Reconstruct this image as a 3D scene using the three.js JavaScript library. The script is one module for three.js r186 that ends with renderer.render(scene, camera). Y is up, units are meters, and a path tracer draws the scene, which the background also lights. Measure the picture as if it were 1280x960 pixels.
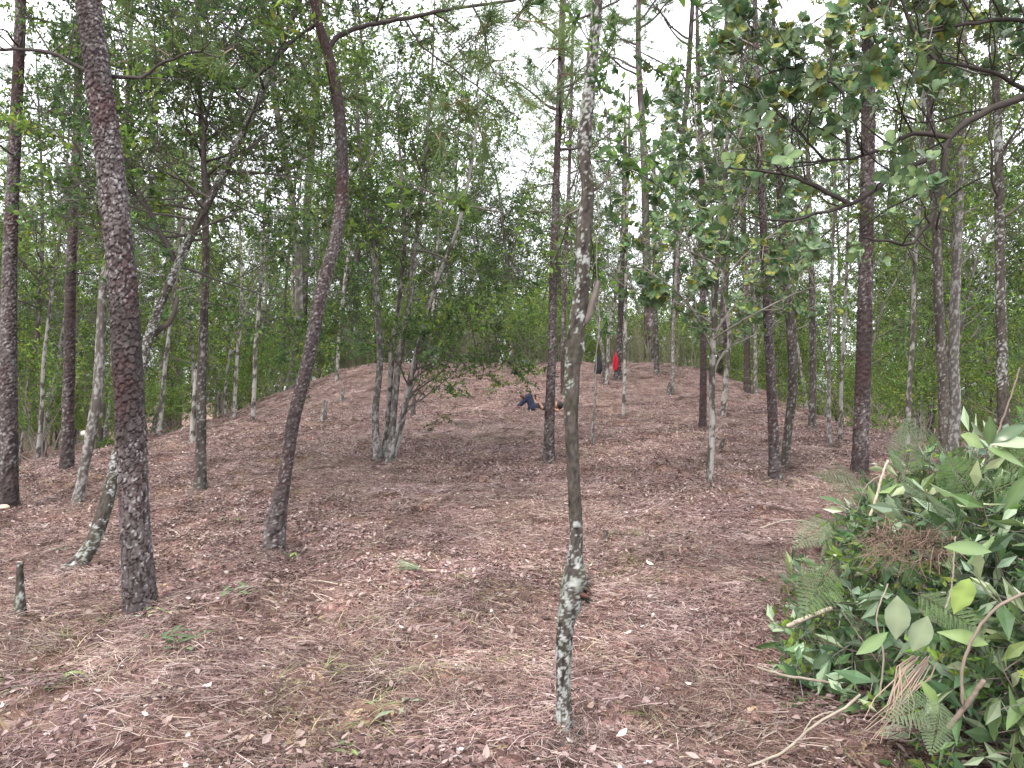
import * as THREE from 'three';
import { MarchingCubes } from 'three/addons/objects/MarchingCubes.js';
import { mergeGeometries } from 'three/addons/utils/BufferGeometryUtils.js';

// ---------------------------------------------------------------- camera, sky, sun, exposure
const scene = new THREE.Scene();
const EYE = 1.6, FOCAL = 960;                       // eye height in metres, focal length in photograph pixels
const camera = new THREE.PerspectiveCamera(53.13, 4 / 3, 0.05, 600);
camera.position.set(0, EYE, 0);
camera.lookAt(0, EYE, -10);
const renderer = new THREE.WebGLRenderer({ antialias: true });
renderer.toneMapping = THREE.LinearToneMapping;
renderer.toneMappingExposure = 3.2;
renderer.shadowMap.enabled = true;

{ // bright, even overcast sky
  const W = 256, H = 128, data = new Float32Array(W * H * 4);
  for (let y = 0; y < H; y++) for (let x = 0; x < W; x++) {
    const el = ((y + 0.5) / H - 0.5) * Math.PI, az = x / W * 2 * Math.PI;
    const cloud = 0.05 * Math.sin(az * 3 + Math.sin(el * 9) * 1.3) + 0.04 * Math.sin(az * 7 + el * 11 + 1.7);
    const up = Math.max(0, Math.sin(el)), L = (0.92 + 0.38 * up) * (1 + cloud), i = (y * W + x) * 4;
    const g = el < 0 ? 0.35 : 1;
    data[i] = L * 0.955 * g; data[i + 1] = L * 0.985 * g; data[i + 2] = L * 1.04 * g; data[i + 3] = 1;
  }
  const t = new THREE.DataTexture(data, W, H, THREE.RGBAFormat, THREE.FloatType);
  t.mapping = THREE.EquirectangularReflectionMapping; t.magFilter = t.minFilter = THREE.LinearFilter;
  t.wrapS = THREE.RepeatWrapping; t.needsUpdate = true;
  scene.background = t; scene.environment = t;
}
const sun = new THREE.DirectionalLight(0xfff4e6, 1.5);
sun.position.set(-14, 40, 12);
sun.target.position.set(0, 0, -14);
sun.castShadow = true; sun.shadow.radius = 40;
sun.shadow.mapSize.set(2048, 2048);
Object.assign(sun.shadow.camera, { left: -45, right: 45, top: 45, bottom: -45, near: 1, far: 140 });
scene.add(sun, sun.target);

// ---------------------------------------------------------------- helpers
const V = (x, y, z) => new THREE.Vector3(x, y, z);
function rng(seed) { let a = seed * 2654435761 >>> 0; return () => { a = a + 0x6D2B79F5 | 0; let t = Math.imul(a ^ a >>> 15, 1 | a); t = t + Math.imul(t ^ t >>> 7, 61 | t) ^ t; return ((t ^ t >>> 14) >>> 0) / 4294967296; }; }
const lerp = (a, b, t) => a + (b - a) * t, clamp = (x, a = 0, b = 1) => Math.min(b, Math.max(a, x));
const sstep = (a, b, x) => { const t = clamp((x - a) / (b - a)); return t * t * (3 - 2 * t); };
const mix3 = (a, b, t) => [lerp(a[0], b[0], t), lerp(a[1], b[1], t), lerp(a[2], b[2], t)];
function hash3(x, y, z) { let h = Math.imul(x | 0, 374761393) ^ Math.imul(y | 0, 668265263) ^ Math.imul(z | 0, 2147483647 ^ 0x5bd1e995); h = Math.imul(h ^ h >>> 13, 1274126177); return ((h ^ h >>> 16) >>> 0) / 4294967296; }
function vnoise(x, y, z) {
  const i = Math.floor(x), j = Math.floor(y), k = Math.floor(z); let u = x - i, v = y - j, w = z - k;
  u = u * u * (3 - 2 * u); v = v * v * (3 - 2 * v); w = w * w * (3 - 2 * w);
  const a = (p, q, r) => hash3(i + p, j + q, k + r);
  return lerp(lerp(lerp(a(0, 0, 0), a(1, 0, 0), u), lerp(a(0, 1, 0), a(1, 1, 0), u), v), lerp(lerp(a(0, 0, 1), a(1, 0, 1), u), lerp(a(0, 1, 1), a(1, 1, 1), u), v), w);
}
const fbm = (x, y, z, n = 4) => { let s = 0, a = 0.5, t = 0; for (let i = 0; i < n; i++) { s += a * vnoise(x, y, z); t += a; a *= 0.5; x = x * 2.03 + 7.1; y = y * 2.03 + 3.7; z = z * 2.03 + 1.3; } return s / t; };
function worley(x, y, z) {               // distance to the nearest and second nearest feature point, and a number for the nearest cell
  const I = Math.floor(x), J = Math.floor(y), K = Math.floor(z); let f1 = 9, f2 = 9, id = 0, dy = 0;
  for (let i = I - 1; i <= I + 1; i++) for (let j = J - 1; j <= J + 1; j++) for (let k = K - 1; k <= K + 1; k++) {
    const a = i + hash3(i, j, k) - x, b = j + hash3(i + 91, j, k) - y, c = k + hash3(i, j + 57, k) - z, d = a * a + b * b + c * c;
    if (d < f1) { f2 = f1; f1 = d; id = hash3(i, j, k + 133); dy = b; } else if (d < f2) f2 = d;
  }
  return [Math.sqrt(f1), Math.sqrt(f2), id, dy];
}
function blocks(x, y, z) {               // the same with square cells
  const I = Math.floor(x), J = Math.floor(y), K = Math.floor(z); let f1 = 9, f2 = 9, id = 0, dy = 0;
  for (let i = I - 1; i <= I + 1; i++) for (let j = J - 1; j <= J + 1; j++) for (let k = K - 1; k <= K + 1; k++) {
    const a = Math.abs(i + hash3(i, j, k) - x), b = j + hash3(i + 91, j, k) - y, c = Math.abs(k + hash3(i, j + 57, k) - z), d = Math.max(Math.hypot(a, c), Math.abs(b)) + 0.25 * (a + c + Math.abs(b));
    if (d < f1) { f2 = f1; f1 = d; id = hash3(i, j, k + 133); dy = b; } else if (d < f2) f2 = d;
  }
  return [f1, f2, id, dy];
}
const used = {};
function numbered(n) { const k = used[n] = (used[n] ?? -1) + 1; return k ? n + '_' + String(k).padStart(3, '0') : n; }
function tag(o, label, category, group, kind) { if (label) o.userData.label = label; if (category) o.userData.category = category; if (group) o.userData.group = group; if (kind) o.userData.kind = kind; return o; }
function shadow(o) { o.castShadow = o.receiveShadow = true; return o; }
function thing(name, label, category, pos, group) { const o = new THREE.Group(); o.name = numbered(name); o.position.copy(pos); scene.add(o); return tag(o, label, category, group); }
function part(name, geo, mat, parent) { const m = shadow(new THREE.Mesh(geo, mat)); m.name = name; parent.add(m); return m; }

class Builder {                            // collects coloured triangles
  constructor() { this.p = []; this.c = []; this.i = []; }
  get n() { return this.p.length / 3; }
  v(x, y, z, c) { this.p.push(x, y, z); this.c.push(c[0], c[1], c[2]); return this.p.length / 3 - 1; }
  tri(a, b, c) { this.i.push(a, b, c); }
  tube(pts, radii, sides, col) {           // pts: Vector3[]
    const t = V(), u = V(), w = V(), start = this.n; let ref = V(0.31, 0.12, 0.94);
    for (let k = 0; k < pts.length; k++) {
      t.subVectors(pts[Math.min(k + 1, pts.length - 1)], pts[Math.max(k - 1, 0)]).normalize();
      u.copy(ref).addScaledVector(t, -ref.dot(t)); if (u.lengthSq() < 1e-6) u.set(t.y, t.z, t.x); u.normalize(); ref.copy(u); w.crossVectors(t, u);
      for (let s = 0; s < sides; s++) {
        const a = s / sides * 6.28318, r = radii[k], x = Math.cos(a) * r, y = Math.sin(a) * r;
        this.v(pts[k].x + u.x * x + w.x * y, pts[k].y + u.y * x + w.y * y, pts[k].z + u.z * x + w.z * y, typeof col === 'function' ? col(k, s) : col);
      }
    }
    for (let k = 0; k < pts.length - 1; k++) for (let s = 0; s < sides; s++) {
      const a = start + k * sides + s, b = start + k * sides + (s + 1) % sides;
      this.tri(a, b, b + sides); this.tri(a, b + sides, a + sides);
    }
    const e = start + (pts.length - 1) * sides; for (let s = 1; s < sides - 1; s++) this.tri(e, e + s, e + s + 1);
    return this;
  }
  // a leaf from p along d (unit), its face towards nrm; prof(t) is the half-width share, fold lowers the edges, curl bends it along its length
  leaf(p, d, nrm, len, wid, col, seg = 2, prof, fold = 0.25, curl = 0.15) {
    prof = prof || (t => Math.sin(Math.PI * Math.pow(t, 0.85)));
    const s = V().crossVectors(d, nrm).normalize(), n = V().crossVectors(s, d).normalize(); let prev = null;
    for (let k = 0; k <= seg; k++) {
      const t = k / seg, y = -curl * len * t * t, w = wid * 0.5 * prof(t);
      const cx = p.x + d.x * len * t + n.x * y, cy = p.y + d.y * len * t + n.y * y, cz = p.z + d.z * len * t + n.z * y;
      const m = this.v(cx, cy, cz, seg > 3 ? [col[0] * 1.25 + 0.015, col[1] * 1.2 + 0.015, col[2] * 1.2 + 0.01] : col); let row;
      if (k === 0 || k === seg) row = [m, m, m];
      else { const h = w * (fold + (seg > 3 ? 0.16 * Math.sin(k * 2.3) : 0)), g = w * (fold + (seg > 3 ? 0.16 * Math.sin(k * 1.9 + 2) : 0)); row = [this.v(cx - s.x * w + n.x * h, cy - s.y * w + n.y * h, cz - s.z * w + n.z * h, col), m, this.v(cx + s.x * w + n.x * g, cy + s.y * w + n.y * g, cz + s.z * w + n.z * g, col)]; }
      if (prev) for (const e of [0, 1]) { const a = prev[e], b = prev[e + 1], c = row[e + 1], f = row[e]; if (a !== b) this.tri(a, b, c); if (c !== f) this.tri(a, c, f); }
      prev = row;
    }
  }
  geo(smooth) {
    const g = new THREE.BufferGeometry();
    g.setAttribute('position', new THREE.Float32BufferAttribute(this.p, 3)); g.setAttribute('color', new THREE.Float32BufferAttribute(this.c, 3)); g.setIndex(this.i);
    if (smooth) g.computeVertexNormals();
    return g;
  }
}
const randDir = R => { const z = R() * 2 - 1, a = R() * 6.28318, r = Math.sqrt(1 - z * z); return V(r * Math.cos(a), z, r * Math.sin(a)); };
const frameOf = (d, R) => new THREE.Quaternion().setFromUnitVectors(V(0, 0, 1), d).multiply(new THREE.Quaternion().setFromAxisAngle(V(0, 0, 1), R() * 6.28318));

// ---------------------------------------------------------------- ground
const PROFILE = [[-30, -0.6], [0, 0], [6, 0], [8, 0.05], [10, 0.18], [12, 0.36], [15, 0.56], [18, 0.7], [22, 0.92], [25, 1.25], [28, 1.66], [32, 2.2], [36, 2.5], [40, 2.45], [50, 1.9], [70, 1.6], [400, 3]];
function profile(d) { for (let k = 1; k < PROFILE.length; k++) if (d < PROFILE[k][0]) { const [a, h] = PROFILE[k - 1], [b, i] = PROFILE[k]; return lerp(h, i, (d - a) / (b - a)); } return 3; }
function smoothProfile(d) { return (profile(d - 1.2) + profile(d - 0.4) + profile(d + 0.4) + profile(d + 1.2)) / 4; }
function broad(x, z) {
  const d = -z, ax = Math.abs(x - 0.4), S = sstep(5 + 1.6 * sstep(22, 32, d), 13.5 + 1.5 * sstep(22, 32, d), ax);
  return smoothProfile(d) * (1 - S) - 0.06 * Math.pow(Math.max(0, Math.min(ax, 40) - 7), 1.2) * sstep(4, 14, d);
}
function ground(x, z) {
  return broad(x, z) + (fbm(x * 0.35 + 5, 0, z * 0.35, 3) - 0.5) * 0.22 * sstep(1, 7, Math.hypot(x, z))
    + (fbm(x * 1.5, 3.3, z * 1.5, 3) - 0.5) * 0.17 + Math.pow(fbm(x * 2.6 + 9, 8.8, z * 2.6, 2), 3) * 0.22 - 0.04;
}
function at(px, py, d) { return V((px - 640) / FOCAL * d, EYE - (py - 480) / FOCAL * d, -d); }
function foot(px, py) {                      // where the ground is seen at a spot of the photograph
  let lo = 2;
  for (let d = 2; d < 60; d += 0.05) { const p = at(px, py, d); if (p.y < ground(p.x, p.z)) { lo = d; break; } lo = d; }
  const p = at(px, py, lo); p.y = ground(p.x, p.z); return p;
}
const onGround = (x, z, lift = 0) => V(x, ground(x, z) + lift, z);

const litterMap = (() => {                  // needles and bits of leaf, 1.3 m of floor across
  const N = 1024, a = new Uint8Array(N * N * 4), R = rng(77);
  for (let i = 0; i < N * N; i++) { const v = 0.6 + 0.5 * R(); a.set([112 * v, 84 * v, 77 * v, 255], i * 4); }
  const dot = (x, y, c) => { const k = (((y | 0) & (N - 1)) * N + ((x | 0) & (N - 1))) * 4; a[k] = c[0]; a[k + 1] = c[1]; a[k + 2] = c[2]; };
  for (let k = 0; k < 15000; k++) {
    const t = R(), v = 0.7 + R() * 0.6, c = (t < 0.4 ? [132, 106, 102] : t < 0.7 ? [94, 72, 69] : t < 0.9 ? [168, 146, 140] : [146, 130, 108]).map(q => Math.min(255, q * v)); let x = R() * N, y = R() * N, an = R() * 6.28; const bend = (R() - 0.5) * 0.02;
    if (k % 3) { const L = 30 + R() * 90; for (let j = 0; j < L; j++) { x += Math.cos(an); y += Math.sin(an); an += bend; dot(x, y, c); if (R() < 0.5) dot(x + 1, y, c); } }
    else { const l = 8 + R() * 22, w = l * (0.2 + R() * 0.25), cx = Math.cos(an), sy = Math.sin(an); for (let u = -l; u <= l; u += 0.7) { const h = w * Math.sqrt(1 - (u / l) ** 2); for (let q = -h; q <= h; q += 0.7) { const sh = Math.abs(q) < 0.8 ? 0.8 : 1; dot(x + u * cx - q * sy, y + u * sy + q * cx, [c[0] * sh, c[1] * sh, c[2] * sh]); } } }
  }
  const t = new THREE.DataTexture(a, N, N); t.colorSpace = THREE.SRGBColorSpace; t.wrapS = t.wrapT = THREE.RepeatWrapping; t.magFilter = t.minFilter = THREE.LinearFilter; t.needsUpdate = true; return t;
})();
const matGround = new THREE.MeshPhysicalMaterial({ vertexColors: true, roughness: 1, specularIntensity: 0.3, map: litterMap, bumpMap: litterMap, bumpScale: 0.02 });
{
  const b = new Builder(), N = 460, M = 460, xs = [], zs = [], uv = [];
  for (let i = 0; i <= N; i++) { const u = i / N * 2 - 1; xs.push(180 * Math.sinh(4.6 * u) / Math.sinh(4.6)); }
  for (let j = 0; j <= M; j++) { const u = j / M * 1.45 - 0.45; zs.push(u < 0 ? 60 * Math.sinh(-3.9 * u / 0.45) / Math.sinh(3.9) - 5 : -5 - 250 * Math.sinh(4.9 * u) / Math.sinh(4.9)); }
  for (let j = 0; j <= M; j++) for (let i = 0; i <= N; i++) {
    const x = xs[i], z = zs[j], near = Math.hypot(x, z) < 60, y = near ? ground(x, z) : broad(x, z);
    const t = vnoise(x * 4.1, 1, z * 4.1), s = vnoise(x * 23, 5, z * 23), g = sstep(0.56, 0.72, fbm(x * 0.6, 21, z * 0.6, 3));
    let c = mix3([0.72, 0.66, 0.64], [1.05, 1, 0.98], t); c = mix3(c, [0.45, 0.42, 0.4], s * 0.6); c = mix3(c, [0.85, 0.9, 0.6], g * 0.4); uv.push(x / 1.3 + 0.25 * Math.sin(z * 0.21), z / 1.3 + 0.25 * Math.sin(x * 0.19));
    b.v(x, y, z, c);
  }
  for (let j = 0; j < M; j++) for (let i = 0; i < N; i++) { const a = j * (N + 1) + i; b.tri(a, a + 1, a + N + 2); b.tri(a, a + N + 2, a + N + 1); }
  const g = b.geo(true); g.setAttribute('uv', new THREE.Float32BufferAttribute(uv, 2)); const m = shadow(new THREE.Mesh(g, matGround)); m.name = 'ground'; m.userData.kind = 'structure'; m.userData.label = 'reddish brown forest floor rising to a low mound'; scene.add(m);
}

// ---------------------------------------------------------------- materials
const matBark = new THREE.MeshPhysicalMaterial({ vertexColors: true, roughness: 0.95, specularIntensity: 0.3 });
const leafy = (o) => new THREE.MeshPhysicalMaterial({ vertexColors: true, side: THREE.DoubleSide, roughness: 0.97, transmission: 0.48, thickness: 0, specularIntensity: 0.4, ...o });
const matLeaf = leafy({}), matGloss = leafy({ clearcoat: 0.55, clearcoatRoughness: 0.33, transmission: 0.32 });
const matNeedle = leafy({ transmission: 0.25 });
const matLitter = new THREE.MeshPhysicalMaterial({ vertexColors: true, roughness: 0.85, side: THREE.DoubleSide, specularIntensity: 0.5 });

// ---------------------------------------------------------------- sprays of leaves (copied many times into the crowns)
const TWIG = [0.12, 0.103, 0.092];
const obovate = t => Math.pow(Math.sin(Math.PI * Math.pow(t, 1.35)), 0.75);
function spray(seed, { len = 0.5, twigs = 4, leaves = 62, size = 0.058, ratio = 0.45, cols, bare = 0 }) {
  const R = rng(seed), b = new Builder(), main = [], stems = [];
  const dir = V(0, 0, 1), p = V(0, 0, 0);
  for (let k = 0; k <= 5; k++) { main.push(p.clone()); dir.add(randDir(R).multiplyScalar(0.22)).normalize(); p.addScaledVector(dir, len / 5); }
  b.tube(main, [0.0045, 0.004, 0.0035, 0.003, 0.0025, 0.0015], 3, TWIG); stems.push(main);
  for (let k = 0; k < twigs; k++) {
    const o = main[1 + Math.floor(R() * 4)].clone(), d = randDir(R).multiplyScalar(0.9).add(V(0, 0, 0.65)).normalize(), l = len * (0.3 + R() * 0.4), q = [];
    for (let j = 0; j <= 3; j++) { q.push(o.clone()); d.add(randDir(R).multiplyScalar(0.25)).normalize(); o.addScaledVector(d, l / 3); }
    b.tube(q, [0.003, 0.0025, 0.002, 0.001], 3, TWIG); stems.push(q);
  }
  for (let k = 0; k < bare; k++) { const s = stems[Math.floor(R() * stems.length)], o = s[1 + Math.floor(R() * (s.length - 1))].clone(), d = randDir(R), q = []; for (let j = 0; j <= 3; j++) { q.push(o.clone()); d.add(randDir(R).multiplyScalar(0.35)).normalize(); o.addScaledVector(d, len * 0.16); } b.tube(q, [0.002, 0.0018, 0.0014, 0.001], 3, TWIG); }
  for (let k = 0; k < leaves; k++) {
    const s = stems[Math.floor(R() * stems.length)], i = Math.floor(R() * (s.length - 1)), o = s[i].clone().lerp(s[i + 1], R());
    if (s === main && i < 1) continue;
    const d = randDir(R).multiplyScalar(0.9).addScaledVector(V().subVectors(s[i + 1], s[i]).normalize(), 0.7).normalize();
    const n = V(0, 1, 0).addScaledVector(randDir(R), 0.8).normalize(), c = cols[Math.floor(R() * cols.length)], l = size * (0.65 + R() * 0.6), v = 0.8 + R() * 0.4;
    b.leaf(o, d, n, l, l * ratio, [c[0] * v, c[1] * v, c[2] * v], 2, null, 0.3, 0.12 + R() * 0.2);
  }
  return b.geo(false);
}
const G_MID = [[0.07, 0.135, 0.026], [0.095, 0.175, 0.03], [0.056, 0.112, 0.027], [0.13, 0.215, 0.035]];
const G_DARK = [[0.045, 0.085, 0.024], [0.06, 0.11, 0.027], [0.036, 0.068, 0.022]];
const G_YEL = [[0.13, 0.215, 0.028], [0.17, 0.26, 0.034], [0.095, 0.17, 0.028], [0.2, 0.235, 0.045]];
const SPRAY = {
  mid: [1, 2, 3].map(s => spray(s, { cols: [...G_MID, ...G_DARK] })),
  dark: [11, 12].map(s => spray(s, { cols: G_DARK, leaves: 60 })),
  yellow: [21, 22].map(s => spray(s, { cols: [...G_YEL, ...G_MID], leaves: 44, size: 0.066, ratio: 0.5 })),
  thin: [31, 32].map(s => spray(s, { cols: [...G_MID, ...G_DARK], leaves: 28, twigs: 6, bare: 10, len: 0.6, size: 0.05 })),
  grey: [41, 42].map(s => spray(s, { cols: [[0.12, 0.12, 0.08], [0.06, 0.08, 0.04]], leaves: 8, twigs: 8, bare: 20, len: 0.65, size: 0.04 })),
  big: [51, 52].map(s => spray(s, { cols: [...G_MID, ...G_YEL], leaves: 26, size: 0.1, ratio: 0.42, len: 0.55 })),
};
function tuft(seed, n, len, wid) {          // a brush of pine needles at a shoot's end
  const R = rng(seed), b = new Builder();
  b.tube([V(0, 0, -0.12), V(0, 0, 0), V(0, 0, 0.1)], [0.006, 0.005, 0.003], 3, [0.2, 0.14, 0.1]);
  for (let k = 0; k < n; k++) {
    const d = V(R() * 2 - 1, R() * 2 - 1, 0.25 + R() * 1.1).normalize(), l = len * (0.7 + R() * 0.5), o = V(0, 0, (R() - 0.3) * 0.16), c = [0.085 + R() * 0.045, 0.135 + R() * 0.055, 0.045 + R() * 0.02];
    const s = V().crossVectors(d, randDir(R)).normalize().multiplyScalar(wid / 2), m = o.clone().addScaledVector(d, l * 0.55), e = o.clone().addScaledVector(d, l).add(V(0, -l * 0.12, 0));
    const a = b.v(o.x - s.x, o.y - s.y, o.z - s.z, c), a2 = b.v(o.x + s.x, o.y + s.y, o.z + s.z, c), q = b.v(m.x - s.x, m.y - s.y, m.z - s.z, c), q2 = b.v(m.x + s.x, m.y + s.y, m.z + s.z, c), t = b.v(e.x, e.y, e.z, c);
    b.tri(a, a2, q2); b.tri(a, q2, q); b.tri(q, q2, t);
  }
  return b.geo(false);
}
SPRAY.pine = [61, 62].map(s => tuft(s, 60, 0.21, 0.004));
function rosette(seed, n, size) {           // thick round leaves at a shoot's end
  const R = rng(seed), b = new Builder();
  b.tube([V(0, 0, -0.16), V(0, 0.004, -0.05), V(0, 0, 0.02)], [0.006, 0.005, 0.004], 4, [0.2, 0.18, 0.16]);
  for (let k = 0; k < n; k++) {
    const a = k * 2.4 + R(), d = V(Math.cos(a), Math.sin(a), 0.35 + R() * 0.7).normalize(), c = R() < 0.08 ? [0.2, 0.23, 0.04] : [0.06 + R() * 0.035, 0.115 + R() * 0.045, 0.042 + R() * 0.015], l = size * (0.7 + R() * 0.45);
    b.leaf(V(0, 0, (R() - 0.6) * 0.08), d, V(-d.x * 0.4, -d.y * 0.4 , 1).normalize(), l, l * 0.62, c, 4, obovate, 0.18, 0.08);
  }
  return b.geo(false);
}
SPRAY.round = [71, 72, 73].map(s => rosette(s, 8, 0.1));
const OF = { mid: matLeaf, dark: matLeaf, yellow: matLeaf, thin: matLeaf, grey: matLeaf, big: matGloss, pine: matNeedle, round: matGloss };

// copies of the sprays of one kind, placed relative to base; several variants become several meshes
function mergedFoliage(parent, kind, places, base, tint, R, name) {   // the same as one mesh, for crowns that are copied whole
  const geos = SPRAY[kind], m4 = new THREE.Matrix4(), P = [], C = [], I = [], v = V();
  places.forEach(([p, d, s], i) => {
    const g = geos[i % geos.length], pa = g.attributes.position.array, ca = g.attributes.color.array, ia = g.index.array, o = P.length / 3;
    m4.compose(V().subVectors(p, base), frameOf(d, R), V(s, s, s)); const a = 0.75 + R() * 0.5, w = (R() - 0.5) * 0.25, t = [tint[0] * a * (1 + w), tint[1] * a, tint[2] * a * (1 - w)];
    for (let k = 0; k < pa.length; k += 3) { v.set(pa[k], pa[k + 1], pa[k + 2]).applyMatrix4(m4); P.push(v.x, v.y, v.z); C.push(ca[k] * t[0], ca[k + 1] * t[1], ca[k + 2] * t[2]); }
    for (let k = 0; k < ia.length; k++) I.push(ia[k] + o);
  });
  const g = new THREE.BufferGeometry(); g.setAttribute('position', new THREE.Float32BufferAttribute(P, 3)); g.setAttribute('color', new THREE.Float32BufferAttribute(C, 3)); g.setIndex(I);
  const m = part(name, g, OF[kind], parent); m.userData.kind = 'stuff'; return m;
}
function foliage(parent, kind, places, base, tint, R, name = 'foliage', whole = false) {
  if (!places.length) return; if (whole) return mergedFoliage(parent, kind, places, base, tint, R, name);
  const geos = SPRAY[kind], lists = geos.map(() => []), m4 = new THREE.Matrix4(), col = new THREE.Color();
  places.forEach((p, i) => lists[i % geos.length].push(p));
  lists.forEach((L, gi) => {
    if (!L.length) return;
    const im = new THREE.InstancedMesh(geos[gi], OF[kind], L.length); im.name = name; im.userData.kind = 'stuff'; shadow(im);
    L.forEach(([p, d, s], i) => {
      m4.compose(V().subVectors(p, base), frameOf(d, R), V(s, s, s)); im.setMatrixAt(i, m4);
      const v = 0.75 + R() * 0.5, w = (R() - 0.5) * 0.25; im.setColorAt(i, col.setRGB(tint[0] * v * (1 + w), tint[1] * v, tint[2] * v * (1 - w)));
    });
    parent.add(im);
  });
}

// ---------------------------------------------------------------- bark
// each gives [height above the stem's round surface in metres, colour] at (around, along) the stem
const BARK = {
  pine(x, s, z, k) {
    const r = Math.hypot(x, z), cw = clamp(r * 0.42, 0.026, 0.05), low = sstep(1.3, 0.5, s), j1 = (fbm(x * 60 + 3, s * 46, z * 60 + k, 2) - 0.5) * 0.5, j2 = (fbm(x * 55 + 19, s * 50, z * 55, 2) - 0.5) * 0.5, lum = fbm(x * 3 + k, s * 1.3, z * 3, 3), f = fbm(x * 90, s * 60, z * 90, 2);
    const w = blocks(x / cw + k + j1, s / (cw * lerp(1.35, 3.4, low > 0.5 ? 1 : 0)) + j2 + (lum - 0.5) * 1.5, z / cw - j1), e = sstep(0.02, 0.13, w[1] - w[0]);
    const v = blocks(x / (cw * 0.5) + j2 * 1.3, s / (cw * 0.7) + k - j1, z / (cw * 0.5) + j2), ve = sstep(0.02, 0.16, v[1] - v[0]);
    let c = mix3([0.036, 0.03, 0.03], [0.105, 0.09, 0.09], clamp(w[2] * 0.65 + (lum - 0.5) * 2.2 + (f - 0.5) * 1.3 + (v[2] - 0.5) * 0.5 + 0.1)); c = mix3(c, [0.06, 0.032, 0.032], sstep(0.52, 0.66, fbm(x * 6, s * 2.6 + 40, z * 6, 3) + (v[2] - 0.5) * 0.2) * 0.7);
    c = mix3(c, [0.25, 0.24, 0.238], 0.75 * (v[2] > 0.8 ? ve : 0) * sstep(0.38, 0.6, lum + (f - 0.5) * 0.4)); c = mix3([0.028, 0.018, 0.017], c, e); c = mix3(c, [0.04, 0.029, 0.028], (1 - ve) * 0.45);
    const q = cw / 0.05; return [q * (e * (0.007 + w[2] * 0.006 + clamp(w[3] * 0.008, -0.003, 0.004)) + ve * e * (0.001 + v[2] * 0.002)) + (f - 0.5) * 0.003 - 0.011 * q, c];
  },
  lichen(x, s, z, k) {
    const jx = (fbm(x * 80, s * 80, z * 80 + k, 2) - 0.5) * 1.6, w = worley(x / 0.034 + jx + k, s / 0.045 + jx, z / 0.034 - jx), w2 = worley(x / 0.013 + jx, s / 0.015 + k, z / 0.013 + jx), m = fbm(x * 110, s * 60, z * 110, 3), big = fbm(x * 5 + 7, s * 2.4 + k, z * 5, 3), r = fbm(x * 60 + 5, s * 16, z * 60, 3);
    let c = mix3([0.017, 0.014, 0.0125], [0.078, 0.067, 0.058], clamp(m * 1.3 + r * 1.3 - 0.8)); const many = (big - 0.5) * 2.2;
    const l = Math.max(w[2] < 0.34 + many ? sstep(0.55, 0.42, w[0]) : 0, w2[2] < 0.22 + many * 0.7 ? sstep(0.5, 0.38, w2[0]) : 0);
    c = mix3(c, mix3([0.15, 0.155, 0.15], [0.37, 0.38, 0.37], clamp(m * 1.3 - 0.15)), l * 0.92); const g = sstep(0.56, 0.64, fbm(x * 20 + 30, s * 12, z * 20 + k, 3)); c = mix3(c, [0.13, 0.155, 0.11], g * l * 0.6); c = mix3(c, [0.045, 0.045, 0.03], g * (1 - l) * 0.3);
    return [(m - 0.5) * 0.012 + (r - 0.5) * 0.014 + l * 0.0018 + (fbm(x * 11, s * 7, z * 11, 2) - 0.5) * 0.02, c];
  },
  pale(x, s, z, k) {
    const n = fbm(x * 16 + k, s * 9, z * 16, 3), m = fbm(x * 50, s * 30, z * 50, 2); const q = fbm(x * 30, s * 5 + k, z * 30, 3); let c = mix3([0.15, 0.137, 0.126], [0.32, 0.305, 0.288], clamp(m * 0.8 + q * 0.5 - 0.15));
    c = mix3(c, [0.06, 0.052, 0.046], sstep(0.47, 0.58, n + (m - 0.5) * 0.3)); return [(n - 0.5) * 0.006, c];
  },
  grey(x, s, z, k) {
    const n = fbm(x * 34 + k, s * 14, z * 34, 4), m = fbm(x * 70, s * 30, z * 70, 2); let c = mix3([0.05, 0.043, 0.039], [0.14, 0.123, 0.112], clamp(m * 0.8 + n * 0.6 - 0.2));
    c = mix3(c, [0.26, 0.255, 0.245], sstep(0.53, 0.62, n + (m - 0.5) * 0.5) * 0.8); return [(m - 0.5) * 0.006 + (n - 0.5) * 0.01, c];
  },
  dark(x, s, z, k) {
    const r = fbm(x * 30 + k, s * 5, z * 30, 3), m = fbm(x * 50, s * 40, z * 50, 2); let c = mix3([0.026, 0.022, 0.02], [0.08, 0.067, 0.06], clamp(r * 1.6 - 0.3));
    c = mix3(c, [0.22, 0.215, 0.2], sstep(0.6, 0.68, fbm(x * 55, s * 34 + k, z * 55, 3)) * 0.8); return [(r - 0.5) * 0.016, c];
  },
};
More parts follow.
